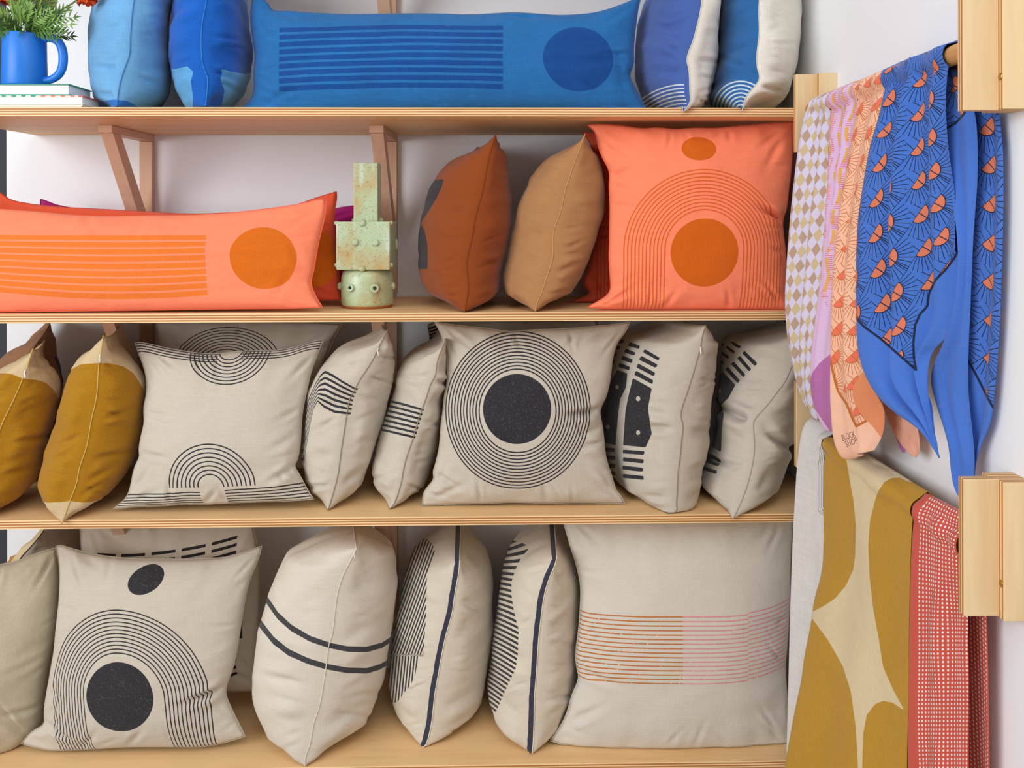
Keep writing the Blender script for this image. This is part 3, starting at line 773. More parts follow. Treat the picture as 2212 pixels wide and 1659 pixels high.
DASH_A = [c4(s) for s in (
    '1085,228 1183,285 1175,305 1070,248', '1060,272 1168,330 1160,355 1045,298', '1040,322 1153,385 1145,410 1030,350', '1025,370 1140,435 1135,462 1015,398',
    '1005,420 1130,490 1105,620 1130,790 1090,880 940,865 955,640 975,540', '940,895 1082,905 1080,930 938,920', '940,945 1078,960 1075,987 938,972', '935,1000 1072,1015 1070,1042 935,1027', '938,1055 1075,1070 1078,1096 938,1082',
    '985,180 1052,205 1045,227 970,205', '960,225 1022,250 1015,272 945,247', '935,270 1005,297 998,322 925,297', '915,318 985,345 980,370 907,345',
    '900,365 968,390 960,480 920,560 905,690 890,865 820,850 805,680 825,550 860,440', '822,880 887,885 885,912 800,905', '828,932 887,937 887,963 810,957', '835,985 887,990 887,1018 830,1012', '850,1040 890,1043 890,1070 850,1065',
    '900,160 950,168 940,190 895,185', '880,203 925,210 915,232 875,228', '865,248 900,255 893,278 862,275', '850,298 885,303 880,325 848,322')]
DOT_A = [blob('1040,557', 15), blob('1040,782', 14), blob('900,480', 13), blob('837,745', 14)]
def p_dash():
    return [((attr('sd') < 0.0) * (attr('dot') > 0.0), INK)]
pillow_edge('pillow', 'linen pillow with black dash-and-block print and zip, beside the ring pillow', fabric('dash linen', (196, 188, 174), p_dash, .07, .05), 2,
    '1525,703 1517,722 1514,748 1504,784 1489,826 1478,862 1470,885 1470,901 1478,921 1476,947 1466,989 1462,1022 1462,1064 1460,1090 1463,1103 1442,1116',
    '1518,703 1479,704 1431,701 1398,700 1365,706 1349,725 1333,748 1323,787 1317,820 1308,862 1302,901 1305,957 1310,999 1323,1032 1330,1061 1352,1084 1382,1100 1436,1116',
    '1529,703 1538,735 1541,787 1538,826 1533,862 1530,892 1531,927 1525,963 1512,996 1504,1022 1499,1054 1489,1080 1476,1103 1448,1116', yb=.005, yt=.03, seed=42, n=110, seam=(150, 140, 122), zip_at=.11,
    sd={'sd': DASH_A, 'dot': DOT_A}, sdside='L', dents=[(1450, 926, 4, 50, 7, .020), (1430, 895, 10, 40, 7, .007), (1500, 905, 10, 24, 6, .008), (1420, 990, 80, 30, 6, .004), (1420, 1070, -5, 40, 7, .004)])
DASH_B = [c4(s) for s in (
    '1745,238 1832,322 1815,342 1730,255', '1715,272 1790,360 1778,378 1697,290', '1675,310 1752,398 1738,415 1655,325', '1635,345 1715,435 1700,455 1617,362',
    '1600,378 1685,465 1640,550 1590,600 1608,660 1595,760 1590,910 1500,860 1490,640 1505,480', '1500,905 1590,965 1592,985 1480,925', '1475,950 1578,990 1572,1008 1455,968', '1440,995 1563,1035 1560,1058 1430,1015',
    '1660,172 1725,210 1710,225 1650,187', '1630,205 1685,245 1672,258 1615,215', '1590,240 1648,280 1635,293 1575,250', '1540,275 1610,315 1597,328 1535,290',
    '1600,135 1655,160 1645,170 1592,145', '1560,175 1615,195 1605,205 1552,185', '1530,210 1572,228 1562,240 1525,225')]
DOT_B = [blob('1572,503', 17), blob('1533,765', 17)]
pillow_edge('pillow', 'creased linen pillow with black dash-and-block print, in the corner by the scarves', fabric('dash linen two', (196, 188, 174), p_dash, .07, .05), 2,
    '1726,706 1718,770 1700,825 1672,856 1645,886 1626,908 1626,924 1631,973 1626,1009 1613,1048 1600,1087 1583,1121',
    '1720,706 1690,709 1640,712 1600,714 1568,722 1556,738 1554,770 1554,820 1551,870 1548,908 1542,966 1524,1005 1508,1038 1513,1058 1541,1080 1578,1121',
    '1732,706 1742,760 1738,840 1718,900 1713,940 1712,963 1708,980 1700,998 1691,1028 1671,1064 1642,1093 1590,1121', yb=-.015, yt=.07, seed=43, n=110, seam=(176, 168, 152),
    sd={'sd': DASH_B, 'dot': DOT_B}, sdside='L', dents=[(1610, 905, 22, 60, 9, .030), (1670, 945, 32, 50, 8, .022), (1560, 1000, 12, 40, 6, .008), (1600, 800, -45, 50, 9, .006)])
# ------------------------------------------------------------------ pillows, bottom row
def c6(s): return [(500 + x * .3248, 1120 + y * .3248) for x, y in pts(s)]
def c7(s): return [(1000 + x * .3436, 1120 + y * .3436) for x, y in pts(s)]
pillow_front('pillow', 'plain beige unprinted linen pillow beside the black-disc arch-line pillow', fabric('beige linen', (194, 184, 160), None, .07, .06), 3,
    '-260,1260 -150,1240 -60,1226 0,1219 35,1213 75,1196 120,1183', '120,1183 131,1250 128,1300 127,1347 117,1400 107,1445 100,1500 94,1558 75,1590 49,1604', '-270,1660 -150,1656 -60,1645 0,1628 49,1604',
    '-260,1260 -250,1360 -255,1500 -270,1660', .06, .12, dyaw=.35, seed=51, seam=(190, 178, 152), Tf=.10, Tb=.04, wr=1.3,
    dents=[(60, 1545, -5, 50, 6, .008), (60, 1440, -20, 50, 8, .004)])
def p_ochre():
    d = attr('sd'); e = attr('edge')
    return [(d < 0.0, (206, 148, 62)), (e < 0.0, (222, 200, 156))]
pillow_edge('pillow', 'linen pillow with ochre back and cream border, behind the plain beige pillow', fabric('ochre back linen', (178, 164, 150), p_ochre, .07, .06), 3,
    '100,1132 96,1145 70,1178 42,1206 20,1260 10,1330 0,1420 -5,1480', '96,1132 85,1140 60,1160 25,1190 -10,1220 -60,1290 -80,1380 -60,1460 -10,1482', '104,1132 168,1138 178,1160 180,1200 176,1280 165,1380 120,1450 0,1482',
    yb=.19, yt=.22, seed=52, seam=(70, 62, 52), n=56, sd={'sd': [pts('-200,1100 92,1100 66,1160 40,1190 15,1225 -5,1300 -10,1500 -200,1500')], 'edge': [pts('92,1100 112,1100 97,1145 70,1178 42,1206 20,1260 10,1500 -10,1500 -5,1300 15,1225 40,1190 66,1160')]})
def p_arch4():
    x, y = uvmap('print', 1000, 1000)
    dx = x - 262 - (y - 1504) * .05
    dxs = mx(dx, 0.0) + mn(dx, 0.0) * 1.17
    r = hyp(dxs, mn(y - 1503, 0.0) * 1.0)
    arc = lines(r, 95, 8.15, 12, 2.6)
    ci = hyp((x - 261) / 73.5, (y - 1504) / 77) < 1.0
    a = math.radians(-24); px_, py_ = x - 308, y - 1255.5
    ov = hyp((px_ * math.cos(a) + py_ * math.sin(a)) / 40, (py_ * math.cos(a) - px_ * math.sin(a)) / 28.5) < 1.0
    return [(arc, INK), (mx(ci, ov), (47, 46, 50))]
pillow_front('pillow', 'square linen pillow with black disc, small oval and fine arch lines', fabric('arch linen', LINEN, p_arch4, .07, .05), 3,
    '122,1180 135,1178 150,1183 200,1197 250,1204 300,1208 350,1207 400,1208 450,1206 490,1204 530,1192 566,1179',
    '566,1179 558,1210 540,1250 530,1290 522,1340 515,1390 505,1440 490,1478 487,1500 500,1530 515,1560 530,1590', '46,1608 90,1620 120,1624 200,1620 270,1615 330,1615 380,1615 430,1616 470,1610 500,1602 530,1592',
    '122,1180 128,1210 130,1250 128,1300 122,1350 118,1400 110,1450 100,1500 95,1540 98,1565 70,1578 46,1606', .07, .16, seed=53, seam=(178, 168, 148), Tf=.07, Tb=.05,
    dents=[(450, 1505, -18, 44, 7, .018), (110, 1590, 30, 30, 5, .010), (500, 1575, -30, 26, 5, .008), (480, 1550, 40, 30, 7, .005), (150, 1195, 40, 26, 5, .005)])
def p_dash4():
    x, y = uvmap('print', 1000, 1000)
    yy = y - mth('POWER', mx(x - 250, 0.0) / 240, 2.0) * -32
    row = lines(yy, 1200, 15.6, 20, 6.4) * (y < 1480)
    seg = (fr((x - 197) / 64.5) < .80) * (x > 205) * (x < 517)
    blk = (y > 1300) * (y < 1382) * (x > 500) * (x < 520)
    return [(mx(row * seg * (mx(y < 1260, y > 1385)), blk), (40, 38, 40))]
pillow_front('pillow', 'shaded linen pillow with rows of black dashes, behind the arch-line pillow', fabric('dash rows linen', (200, 188, 170), p_dash4, .07, .05), 3,
    '172,1128 300,1124 450,1124 545,1128', '545,1128 562,1200 562,1300 558,1400 553,1492', '180,1497 350,1499 553,1494', '172,1128 175,1180 185,1300 180,1497', .215, .29, seed=54, seam=(160, 150, 132), Tf=.05, Tb=.045, n=64)
def p_two():
    d = attr('band'); return [((mx(ab(d) < .13, ab(d - 1.0) < .13)), (66, 65, 67))]
o = pillow_edge('pillow', 'large cream canvas pillow crossed by two dark grey bands', fabric('cream canvas', CREAM, p_two, .05, .04, wear=.1), 3,
    '770,1184 757,1211 740,1240 729,1276 726,1315 721,1367 711,1396 706,1432 700,1471 692,1510 685,1539 677,1558 670,1607 658,1636 659,1657',
    '700,1085 676,1110 656,1139 630,1175 607,1217 588,1260 575,1302 562,1347 549,1396 545,1445 547,1477 558,1519 578,1565 597,1601 617,1633 655,1656',
    '790,1085 820,1110 835,1139 844,1169 854,1217 860,1266 857,1315 851,1380 843,1429 835,1471 818,1516 802,1552 776,1578 744,1607 708,1636 664,1656', yb=.0, yt=.03, depth=.25, seed=55, seam=(222, 214, 200), zip_at=.015, pinch=.0,
    dents=[(620, 1470, 14, 40, 7, .008), (640, 1520, 18, 40, 7, .007), (760, 1545, 8, 40, 6, .008), (620, 1400, 20, 30, 7, .003), (770, 1330, 8, 30, 6, .005), (760, 1230, 60, 26, 7, .006), (650, 1580, -20, 26, 5, .006), (790, 1500, -10, 30, 6, .005)])
band_attr(o, pts('540,1230 560,1265 576,1295 600,1330 630,1357 670,1380 711,1394 750,1402 792,1403 825,1394 851,1377 870,1360'), pts('540,1310 562,1347 590,1383 623,1409 665,1428 705,1440 750,1448 792,1449 820,1441 841,1429 860,1415'))
def p_spine(ang, step, wid):
    def f():
        U, V = uvmap('cloth'); d = attr('sd'); g = attr('fan')
        return [((fr(g) < wid) * (d < 0.0), (50, 49, 54)), (mx((U < .0015) * (U > -.0135 - .004 * (noise(30, 3) - .5)), (attr('topd') < .0135) * (U < .0)), (56, 59, 74))]
    return f
def fan_attr(o, f):
    q = project(np.array([v.co[:] for v in o.data.vertices])); set_attr(o, 'fan', f(q[:, 0], q[:, 1]))
o = pillow_edge('pillow', 'cream pillow with black spine and steep fine stripes, next to the two-band pillow', fabric('spine canvas', (212, 203, 186), p_spine(0, 0, .5), .05, .04, wear=.15), 3,
    '993,1211 990,1250 981,1299 968,1347 958,1386 950,1435 943,1484 937,1526 930,1575 922,1607 913,1616',
    '960,1100 930,1130 906,1162 890,1191 877,1227 867,1266 859,1315 852,1373 846,1412 843,1461 849,1503 860,1529 870,1558 886,1584 909,1616',
    '985,1100 1010,1139 1033,1169 1052,1204 1065,1250 1067,1299 1063,1364 1057,1412 1049,1471 1036,1526 1007,1568 971,1597 918,1616', seed=56, n=120, seam=(236, 228, 210), pinch=.0,
    sd=[c6('1000,100 1250,128 1300,135 1340,180 1352,215 1335,280 1300,370 1295,640 1275,920 1245,915 1222,1040 1190,1110 1150,1155 1105,1220 1000,1250')], sdside='L',
    dents=[(930, 1485, 5, 34, 6, .010), (880, 1490, 12, 26, 5, .006), (1010, 1300, 12, 26, 7, .005)])
fan_attr(o, lambda x, y: np.where(y < 1415, ((x - 840) * 1.0 + (y - 1160) * .36) / 6.3, ((x - 840) * 1.0 + (y - 1415) * .10) / 6.3 + .45))
o = pillow_edge('pillow', 'cream pillow with black spine and slanting stripes, next to the pink-line pillow', fabric('spine canvas two', (212, 203, 186), p_spine(0, 0, .5), .05, .04, wear=.15), 3,
    '1203,1203 1199,1220 1187,1247 1175,1285 1167,1326 1165,1378 1161,1429 1158,1481 1155,1532 1153,1577 1151,1615 1149,1631',
    '1170,1100 1151,1134 1120,1165 1100,1190 1089,1216 1079,1251 1072,1292 1067,1361 1062,1412 1053,1464 1052,1481 1062,1515 1079,1546 1103,1577 1131,1608 1146,1631',
    '1190,1100 1205,1134 1222,1160 1236,1195 1247,1232 1252,1257 1254,1292 1253,1326 1253,1395 1247,1446 1237,1488 1220,1525 1203,1574 1186,1598 1153,1631', seed=57, n=120, seam=(236, 228, 210), pinch=.0,
    sd=[c7('100,100 350,145 418,175 410,195 370,240 330,320 305,400 305,480 320,580 350,700 345,850 330,950 290,1030 240,1140 210,1215 100,1250')], sdside='L',
    dents=[(1200, 1390, 8, 34, 7, .005), (1130, 1480, 8, 34, 7, .006), (1200, 1500, 10, 30, 7, .005), (1200, 1240, 50, 30, 6, .006)])
fan_attr(o, lambda x, y: ((y - 1150) - (x - 1060) * np.interp(y, [1160, 1240, 1340, 1550], [-.35, .1, .42, .8])) / 10.4)
def p_pink():
    x, y = uvmap('print', 1000, 1000)
    t = (x - 1490) / 230
    yy = y + 13.0 * t * t * mx(t * 6.0, -.75) * ((mn(t, 0.0) * -.25) + .28) + (x > 1616) * 3.0
    l = lines(yy, 1330, 9.55, 16, 2.9) * ((noise(130, 3) > .33))
    return [(l * (x < 1473), (190, 118, 62)), (l * (x > 1473), (218, 150, 156))]
pillow_front('pillow', 'large cream pillow with fine brown and pink horizontal lines', fabric('pink line canvas', (212, 206, 194), p_pink, .05, .04), 3,
    '1214,1116 1300,1112 1450,1110 1600,1112 1712,1116', '1712,1116 1707,1200 1705,1320 1700,1400 1695,1440 1700,1500 1703,1560 1706,1622', '1188,1602 1230,1614 1300,1620 1400,1621 1500,1622 1600,1625 1706,1624',
    '1214,1116 1222,1145 1232,1180 1242,1210 1250,1240 1255,1270 1253,1320 1250,1360 1243,1410 1245,1440 1252,1465 1235,1500 1225,1540 1210,1570 1188,1600', .07, .13, seed=58, seam=(206, 198, 184), Tf=.075, Tb=.05,
    dents=[(1290, 1470, 15, 40, 7, .007), (1260, 1560, -30, 40, 7, .008), (1230, 1590, 20, 26, 5, .006)])
# ------------------------------------------------------------------ mug, flowers, books
def px_len(px, y): return px * (y - CAM[1]) / FPX
yb_ = .03
zb1 = ZS[0] + .0005
def book(name, px0, px1, py0, py1, y0, dep, cover, page, label, stripes=None):
    x0, x1 = onY(px0, 200, y0)[0], onY(px1, 200, y0)[0]
    z1, z0 = onY(100, py0, y0)[2], onY(100, py1, y0)[2]
    e = empty(name, ((x0 + x1) / 2, y0 + dep / 2, z0)); c = .0028
    def add(nm, *a, mat, bev=.0): keep_world(box(nm, *a, mat, None, bev), e)
    add('back_cover', x0, x1, y0, y0 + dep, z0, z0 + c, mat=cover, bev=.0008)
    add('front_cover', x0, x1, y0, y0 + dep, z1 - c, z1, mat=stripes or cover, bev=.0008)
    add('spine', x0, x0 + c, y0, y0 + dep, z0 + c, z1 - c, mat=cover)
    pg, b = new_mat('pages ' + label)
    tc = NT.nodes.new('ShaderNodeTexCoord'); s = NT.nodes.new('ShaderNodeSeparateXYZ'); NT.links.new(tc.outputs['Object'], s.inputs[0])
    k = noise(30, 2, (.05, .05, 60))
    c_ = mixc(mx(k - .45, 0.0) * 1.2, lin(page), lin(tuple(q * .86 for q in page))); NT.links.new(c_.v, b.inputs['Base Color']); b.inputs['Roughness'].default_value = .9
    add('pages', x0 + c, x1 - .004, y0 + .003, y0 + dep - .003, z0 + c + .0001, z1 - c - .0001, mat=pg)
    tag(e, label, 'book', 'books under the blue mug')
    return z1
def stripe_cover():
    m, b = new_mat('striped cover')
    tc = NT.nodes.new('ShaderNodeTexCoord'); s = NT.nodes.new('ShaderNodeSeparateXYZ'); NT.links.new(tc.outputs['Object'], s.inputs[0])
    x = X(s.outputs[0]); xs = onY(68, 208, .02)[0]
    on = fr((x - xs) / .0232) < .45
    c = mixc(on, lin((240, 236, 228)), lin((64, 170, 150)))
    c2 = mixc(on, lin((240, 236, 228)), lin((238, 140, 100)))
    c = mixc((x > onY(84, 208, .02)[0]), c, c2)
    c = mixc((x > onY(170, 208, .02)[0]), c, lin((208, 96, 100)))
    NT.links.new(c.v, b.inputs['Base Color']); b.inputs['Roughness'].default_value = .5
    return m
M_GREEN = plain('green cover', (34, 150, 118), .45); M_WCOV = plain('white cover', (236, 232, 226), .5)
y0 = .018
book('book', -90, 178, 226.5, 235.0, y0, .10, M_WCOV, (236, 232, 226), 'thin white book at the bottom of the stack')
book('book', -95, 180, 206.2, 226.2, y0, .085, M_WCOV, (242, 239, 232), 'white book with green and orange checked cover edge', stripe_cover())
zbk = book('book', -100, 150, 181.0, 205.8, y0, .11, M_GREEN, (240, 240, 238), 'green-covered book directly under the blue mug')

def glaze(name, rgb, rough=.25):
    m, b = new_mat(name); c = scalec(mixc(0.0, lin(rgb), lin(rgb)), 1.0 + (noise(14, 4, (1, 1, 3)) - .5) * .16)
    NT.links.new(c.v, b.inputs['Base Color']); b.inputs['Roughness'].default_value = rough; b.inputs['Specular IOR Level'].default_value = .4
    return m
M_MUG = glaze('blue glaze', (34, 122, 222), .38)
cy = .075; cx = onY(53, 120, cy)[0]; zt = onY(53, 72, cy - .02)[2]; mr = px_len(42.5, cy)
zb = zbk + .0006; hh = zt - zb
mug = empty('mug', (cx, cy, zb))
keep_world(lathe('body', [(0, 0), (mr * 1.0, 0), (mr * 1.03, .003), (mr * 1.0, hh * .5), (mr * .98, hh - .002), (mr * .965, hh), (mr * .94, hh - .002), (mr * .92, hh * .5), (mr * .92, .008), (0, .007)], (cx, cy, zb), M_MUG, None, 64), mug)
hp = [onY(a, b, cy) for a, b in ((86, 84), (96, 82.5), (110, 82), (122, 86), (131, 96), (136, 112), (137, 130), (134.5, 148), (127, 162), (114, 171), (100, 174.5), (86, 175))]
keep_world(tube('handle', resample(hp, 40, 2), np.interp(np.linspace(0, 1, 40), [0, .1, .5, .9, 1], [.0125, .0100, .0105, .0092, .0115]), M_MUG, None, 16), mug)
tag(mug, 'blue glazed mug with a big handle, used as a vase on the books', 'mug')

def leafmat(name, rgb):
    m, b = new_mat(name); c = scalec(mixc(0.0, lin(rgb), lin(rgb)), 1.0 + (noise(40, 3) - .5) * .7)
    NT.links.new(c.v, b.inputs['Base Color']); b.inputs['Roughness'].default_value = .5; b.inputs['Specular IOR Level'].default_value = .3
    return m
LEAFS = [leafmat('leaf green', (82, 120, 50)), leafmat('leaf light', (122, 158, 76)), leafmat('leaf dark', (58, 92, 44))]
M_STEM = plain('stem green', (124, 150, 70), .6)
def petalmat():
    m, b = new_mat('marigold petal'); c = mixc(noise(70, 3), lin((236, 92, 18)), lin((190, 44, 8)))
    NT.links.new(c.v, b.inputs['Base Color']); b.inputs['Roughness'].default_value = .7
    return m
M_PETAL = petalmat()
rl = random.Random(5)
plant = empty('marigold_bouquet', (cx, cy, zb + .01))
def leaf(base, tip, width, mat):
    """pinnate leaf: narrow leaflets in pairs along a curved midrib"""
    base, tip = np.array(base), np.array(tip); d = tip - base; Ln = np.linalg.norm(d); t = d / Ln
    side = np.cross(t, [0.0, -1.0, .25]); side /= np.linalg.norm(side) + 1e-9
    nn = np.cross(side, t); V, Fc = [], []
    def blade(p, q, w):
        a = np.asarray(q) - p; l = np.linalg.norm(a); a /= l; s = np.cross(a, nn); s /= np.linalg.norm(s) + 1e-9
        k = len(V); mid = p + a * l * .5 + nn * w * .5
        V.extend([p, p + a * l * .35 - s * w + nn * w * .2, p + a * l * .35 + s * w + nn * w * .2, mid - s * w * .9, mid + s * w * .9, p + a * l * .35 - nn * w * .15, mid - nn * w * .1 , p + a * l])
        Fc.extend([(k, k + 1, k + 5), (k, k + 5, k + 2), (k + 1, k + 3, k + 6, k + 5), (k + 5, k + 6, k + 4, k + 2), (k + 3, k + 7, k + 6), (k + 6, k + 7, k + 4)])
    sag = np.array([0, 0, -Ln * .12])
    f = lambda s: base + d * s + sag * (s * s) + nn * Ln * .06 * math.sin(3 * s)
    npair = 8
    for i in range(npair):
        s = .18 + .74 * i / (npair - 1); p = f(s); l = width * (1 - abs(s - .45) * .9) * rl.uniform(.85, 1.15)
        for sg in (-1, 1):
            blade(p, p + t * l * .75 + side * sg * l * .8 + nn * rl.uniform(-.2, .2) * l, l * .115)
    blade(f(.9), f(1.0) + t * width * .45, width * .11)
    for i in range(8):
        blade(f(i / 8), f((i + 1) / 8 + .03), .0011)
    o = mesh_obj('leaf', V, Fc, mat); keep_world(o, plant)
stems = []
for i in range(9):
    a = rl.uniform(0, 2 * math.pi); r0 = mr * .6
    p0 = np.array([cx + r0 * .4 * math.cos(a), cy + r0 * .4 * math.sin(a), zb + .012])
    p1 = np.array([cx + r0 * 1.1 * math.cos(a), cy + r0 * 1.1 * math.sin(a), zt + .005])
    p2 = p1 + np.array([math.cos(a) * .045, math.sin(a) * .03, rl.uniform(.07, .12)])
    keep_world(tube('stem', resample([p0, p1, p2], 12, 1), .0022, M_STEM, None, 7), plant)
    stems.append((p1, p2))
tips = pts('168,26 160,42 158,72 140,60 150,10 130,30 125,74 112,18 100,40 88,10 80,50 62,20 55,60 40,8 35,45 20,20 15,58 2,35 -10,66 -20,15 5,70 75,-20 30,-30 115,-15 -30,40 140,-30 95,66 48,-5 66,2 108,55')
for i, (a, b) in enumerate(tips):
    yy = cy + rl.uniform(-.06, .05); tp = onY(a, b, yy)
    fx_ = .25 + .35 * rl.random()
    bs = np.array([cx + (tp[0] - cx) * .22, cy + (yy - cy) * .4, zt + rl.uniform(-.004, .012) + max(0, (tp[2] - zt)) * .25])
    if np.linalg.norm(tp - bs) < .05: bs = bs - (tp - bs) * .5
    bs[2] = max(bs[2], zt - .006)
    leaf(bs, tp, .030, LEAFS[i % 3])
keep_world(tube('stem', resample([(cx + .01, cy, zt - .02), onY(100, 40, cy), onY(150, 12, cy), onY(172, -4, cy)], 16, 2), .0022, M_STEM, None, 7), plant)
def flower(px, py, y, r):
    c = onY(px, py, y); V, Fc = [], []
    for ring in range(7):
        ph = math.radians(-35 + ring * 20); n = max(5, int(20 * math.cos(ph)))
        for k in range(n):
            th = 2 * math.pi * (k + .5 * (ring % 2)) / n + rl.uniform(-.1, .1)
            o = np.array([math.cos(th) * math.cos(ph), math.sin(th) * math.cos(ph), math.sin(ph)])
            tz = np.array([-math.sin(th), math.cos(th), 0.0]); up_ = np.cross(o, tz)
            q = rl.uniform(.85, 1.1); k0 = len(V); w = r * .26
            for (a, b, h) in ((.25, -.3, 0), (.25, .3, 0), (.75, -.9, .05), (.75, .9, .05), (.98, -.75, .0), (.98, .75, .0), (1.04, 0, -.12), (.72, 0, .16)):
                V.append(c + (o * a * q + up_ * (h + .1 * rl.uniform(-1, 1))) * r + tz * b * w)
            Fc.extend([(k0, k0 + 1, k0 + 7), (k0, k0 + 7, k0 + 2), (k0 + 1, k0 + 3, k0 + 7), (k0 + 2, k0 + 7, k0 + 4), (k0 + 7, k0 + 3, k0 + 5), (k0 + 4, k0 + 7, k0 + 6), (k0 + 7, k0 + 5, k0 + 6)])
    keep_world(mesh_obj('flower', V, Fc, M_PETAL, smooth=False), plant)
flower(187, -6, cy - .045, .026); flower(97, -4, cy + .03, .027); flower(18, -8, cy + .02, .028); flower(52, -9, cy + .045, .024)
tag(plant, 'bunch of orange marigolds with feathery green leaves in the blue mug', 'flowers')

# ------------------------------------------------------------------ green ceramic vase
def stoneware():
    m, b = new_mat('speckled green stoneware')
    big = noise(16, 5, (1, 1, .7), .6); drip = noise(26, 3, (1.4, 1.4, .35)); sp = noise(620, 2); rust = noise(190, 4)
    c = mixc(mx(mn((big - .44) * 4.0, 1.0), 0.0), lin((182, 200, 160)), lin((188, 158, 102)))
    c = mixc(mx(mn((drip - .58) * 8.0, 1.0), 0.0) * .7, c, lin((206, 224, 208)))
    c = mixc(mx(mn((rust - .57) * 8.0, 1.0), 0.0) * .6, c, lin((150, 100, 50)))
    c = mixc(sp > .71, c, lin((88, 66, 44)))
    NT.links.new(c.v, b.inputs['Base Color']); b.inputs['Roughness'].default_value = .34
    bump(b, noise(60, 4), .2, .001)
    return m
M_VASE = stoneware(); M_CLAY = plain('bare clay', (168, 98, 52), .8, .2, vary=.15, scale=60); M_HOLE = plain('dark hole', (70, 74, 60), .7)
yv = .145; xv = onY(793.5, 560, yv)[0]; zv = ZS[1] + .0006; k_ = (yv - .06 - CAM[1]) / FPX
vase = empty('vase', (xv, yv, zv))
rb = 55.5 * (yv - CAM[1]) / FPX; hb = .098
keep_world(lathe('foot', [(0, 0), (rb * .93, 0), (rb * .945, .002), (rb * .95, .008)], (xv, yv, zv), M_CLAY, None, 64), vase)
keep_world(lathe('base', [(rb * .945, .006), (rb * .965, .0075), (rb, .014), (rb * 1.005, hb * .6), (rb * .985, hb * .8), (rb * .93, hb * .92), (rb * .80, hb * .985), (0, hb)], (xv, yv, zv), M_VASE, None, 64), vase)
hw = .0665; zc0 = zv + hb - .001; zc1 = onY(790, 478.5, yv - hw)[2]
keep_world(box('body', xv - hw, xv + hw, yv - .062, yv + .058, zc0, zc1, M_VASE, None, .003), vase)
x0, x1 = onY(763.5, 400, yv - .03)[0], onY(815.5, 400, yv - .03)[0]
zn = onY(790, 351, yv - .03)[2]
bm = bmesh.new(); bm_box(bm, x0, x1, yv - .030, yv + .030, zc1 - .001, zn, 0)
top = max(bm.faces, key=lambda f: f.calc_center_median().z)
bmesh.ops.inset_region(bm, faces=[top], thickness=.006); bmesh.ops.translate(bm, verts=top.verts, vec=(0, 0, -.06))
bmesh.ops.bevel(bm, geom=[e for e in bm.edges], offset=.0018, segments=2, profile=.5, affect='EDGES')
keep_world(bm_obj('neck', bm, M_VASE), vase)
def peg(px, py, y, r, ln, hole=False, nm='knob'):
    c = onY(px, py, y); pr = [(0, ln), (r * .45, ln), (r * .75, ln * .95), (r, ln * .7), (r * 1.02, ln * .3), (r * 1.15, -.002)]
    if hole: pr = [(0, ln * .4), (r * .42, ln * .4), (r * .48, ln * .9), (r * .8, ln), (r, ln * .8), (r * 1.02, ln * .3), (r * 1.15, -.002)]
    o = lathe(nm, pr, c, M_VASE, None, 24, axis='Y'); keep_world(o, vase)
    if hole: lathe('hole', [(0, ln * .43), (r * .40, ln * .43)], c, M_HOLE, o, 16, axis='Y')
fy = yv - .062
peg(767.5, 523.5, fy, .0078, .007); peg(812, 524.5, fy, .0078, .007)
peg(758, 621, yv - rb * .80, .0095, .018, True, 'nozzle'); peg(811, 622.5, yv - rb * .95, .0112, .014, True, 'nozzle')
def nub(x, y, z, r, s=(1, 1, 1), nm='nub'):
    bm = bmesh.new(); bmesh.ops.create_icosphere(bm, subdivisions=2, radius=r)
    for v in bm.verts: v.co = Vector((x + v.co.x * s[0], y + v.co.y * s[1], z + v.co.z * s[2]))
    keep_world(bm_obj(nm, bm, M_VASE, None, True), vase)
for sx in (-1, 1):
    for zz in (zc1 - .004, zc0 + .012): nub(xv + sx * (hw + .001), fy + .012, zz, .006)
    nub(xv + sx * (hw + .001), yv + .045, (zc0 + zc1) / 2, .006, (.8, 1, 2.6))
    nub(xv + sx * (rb + .001), yv - .012, zv + hb * .55, .0085, (.8, 1, 1.2))
    nub((x0 if sx < 0 else x1) + sx * .004, yv, zc1 + .003, .0065)
nub(xv - .001, fy - .0005, zc1 - .004, .0095, (1, .7, .9)); nub(xv - .001, fy + .004, zc1 + .001, .009, (1, .7, .5)); nub(xv - .002, fy, zc0 + .003, .0088, (1, .6, .8))
tag(vase, 'speckled green stoneware vase of stacked cylinder, cube and square neck', 'vase')
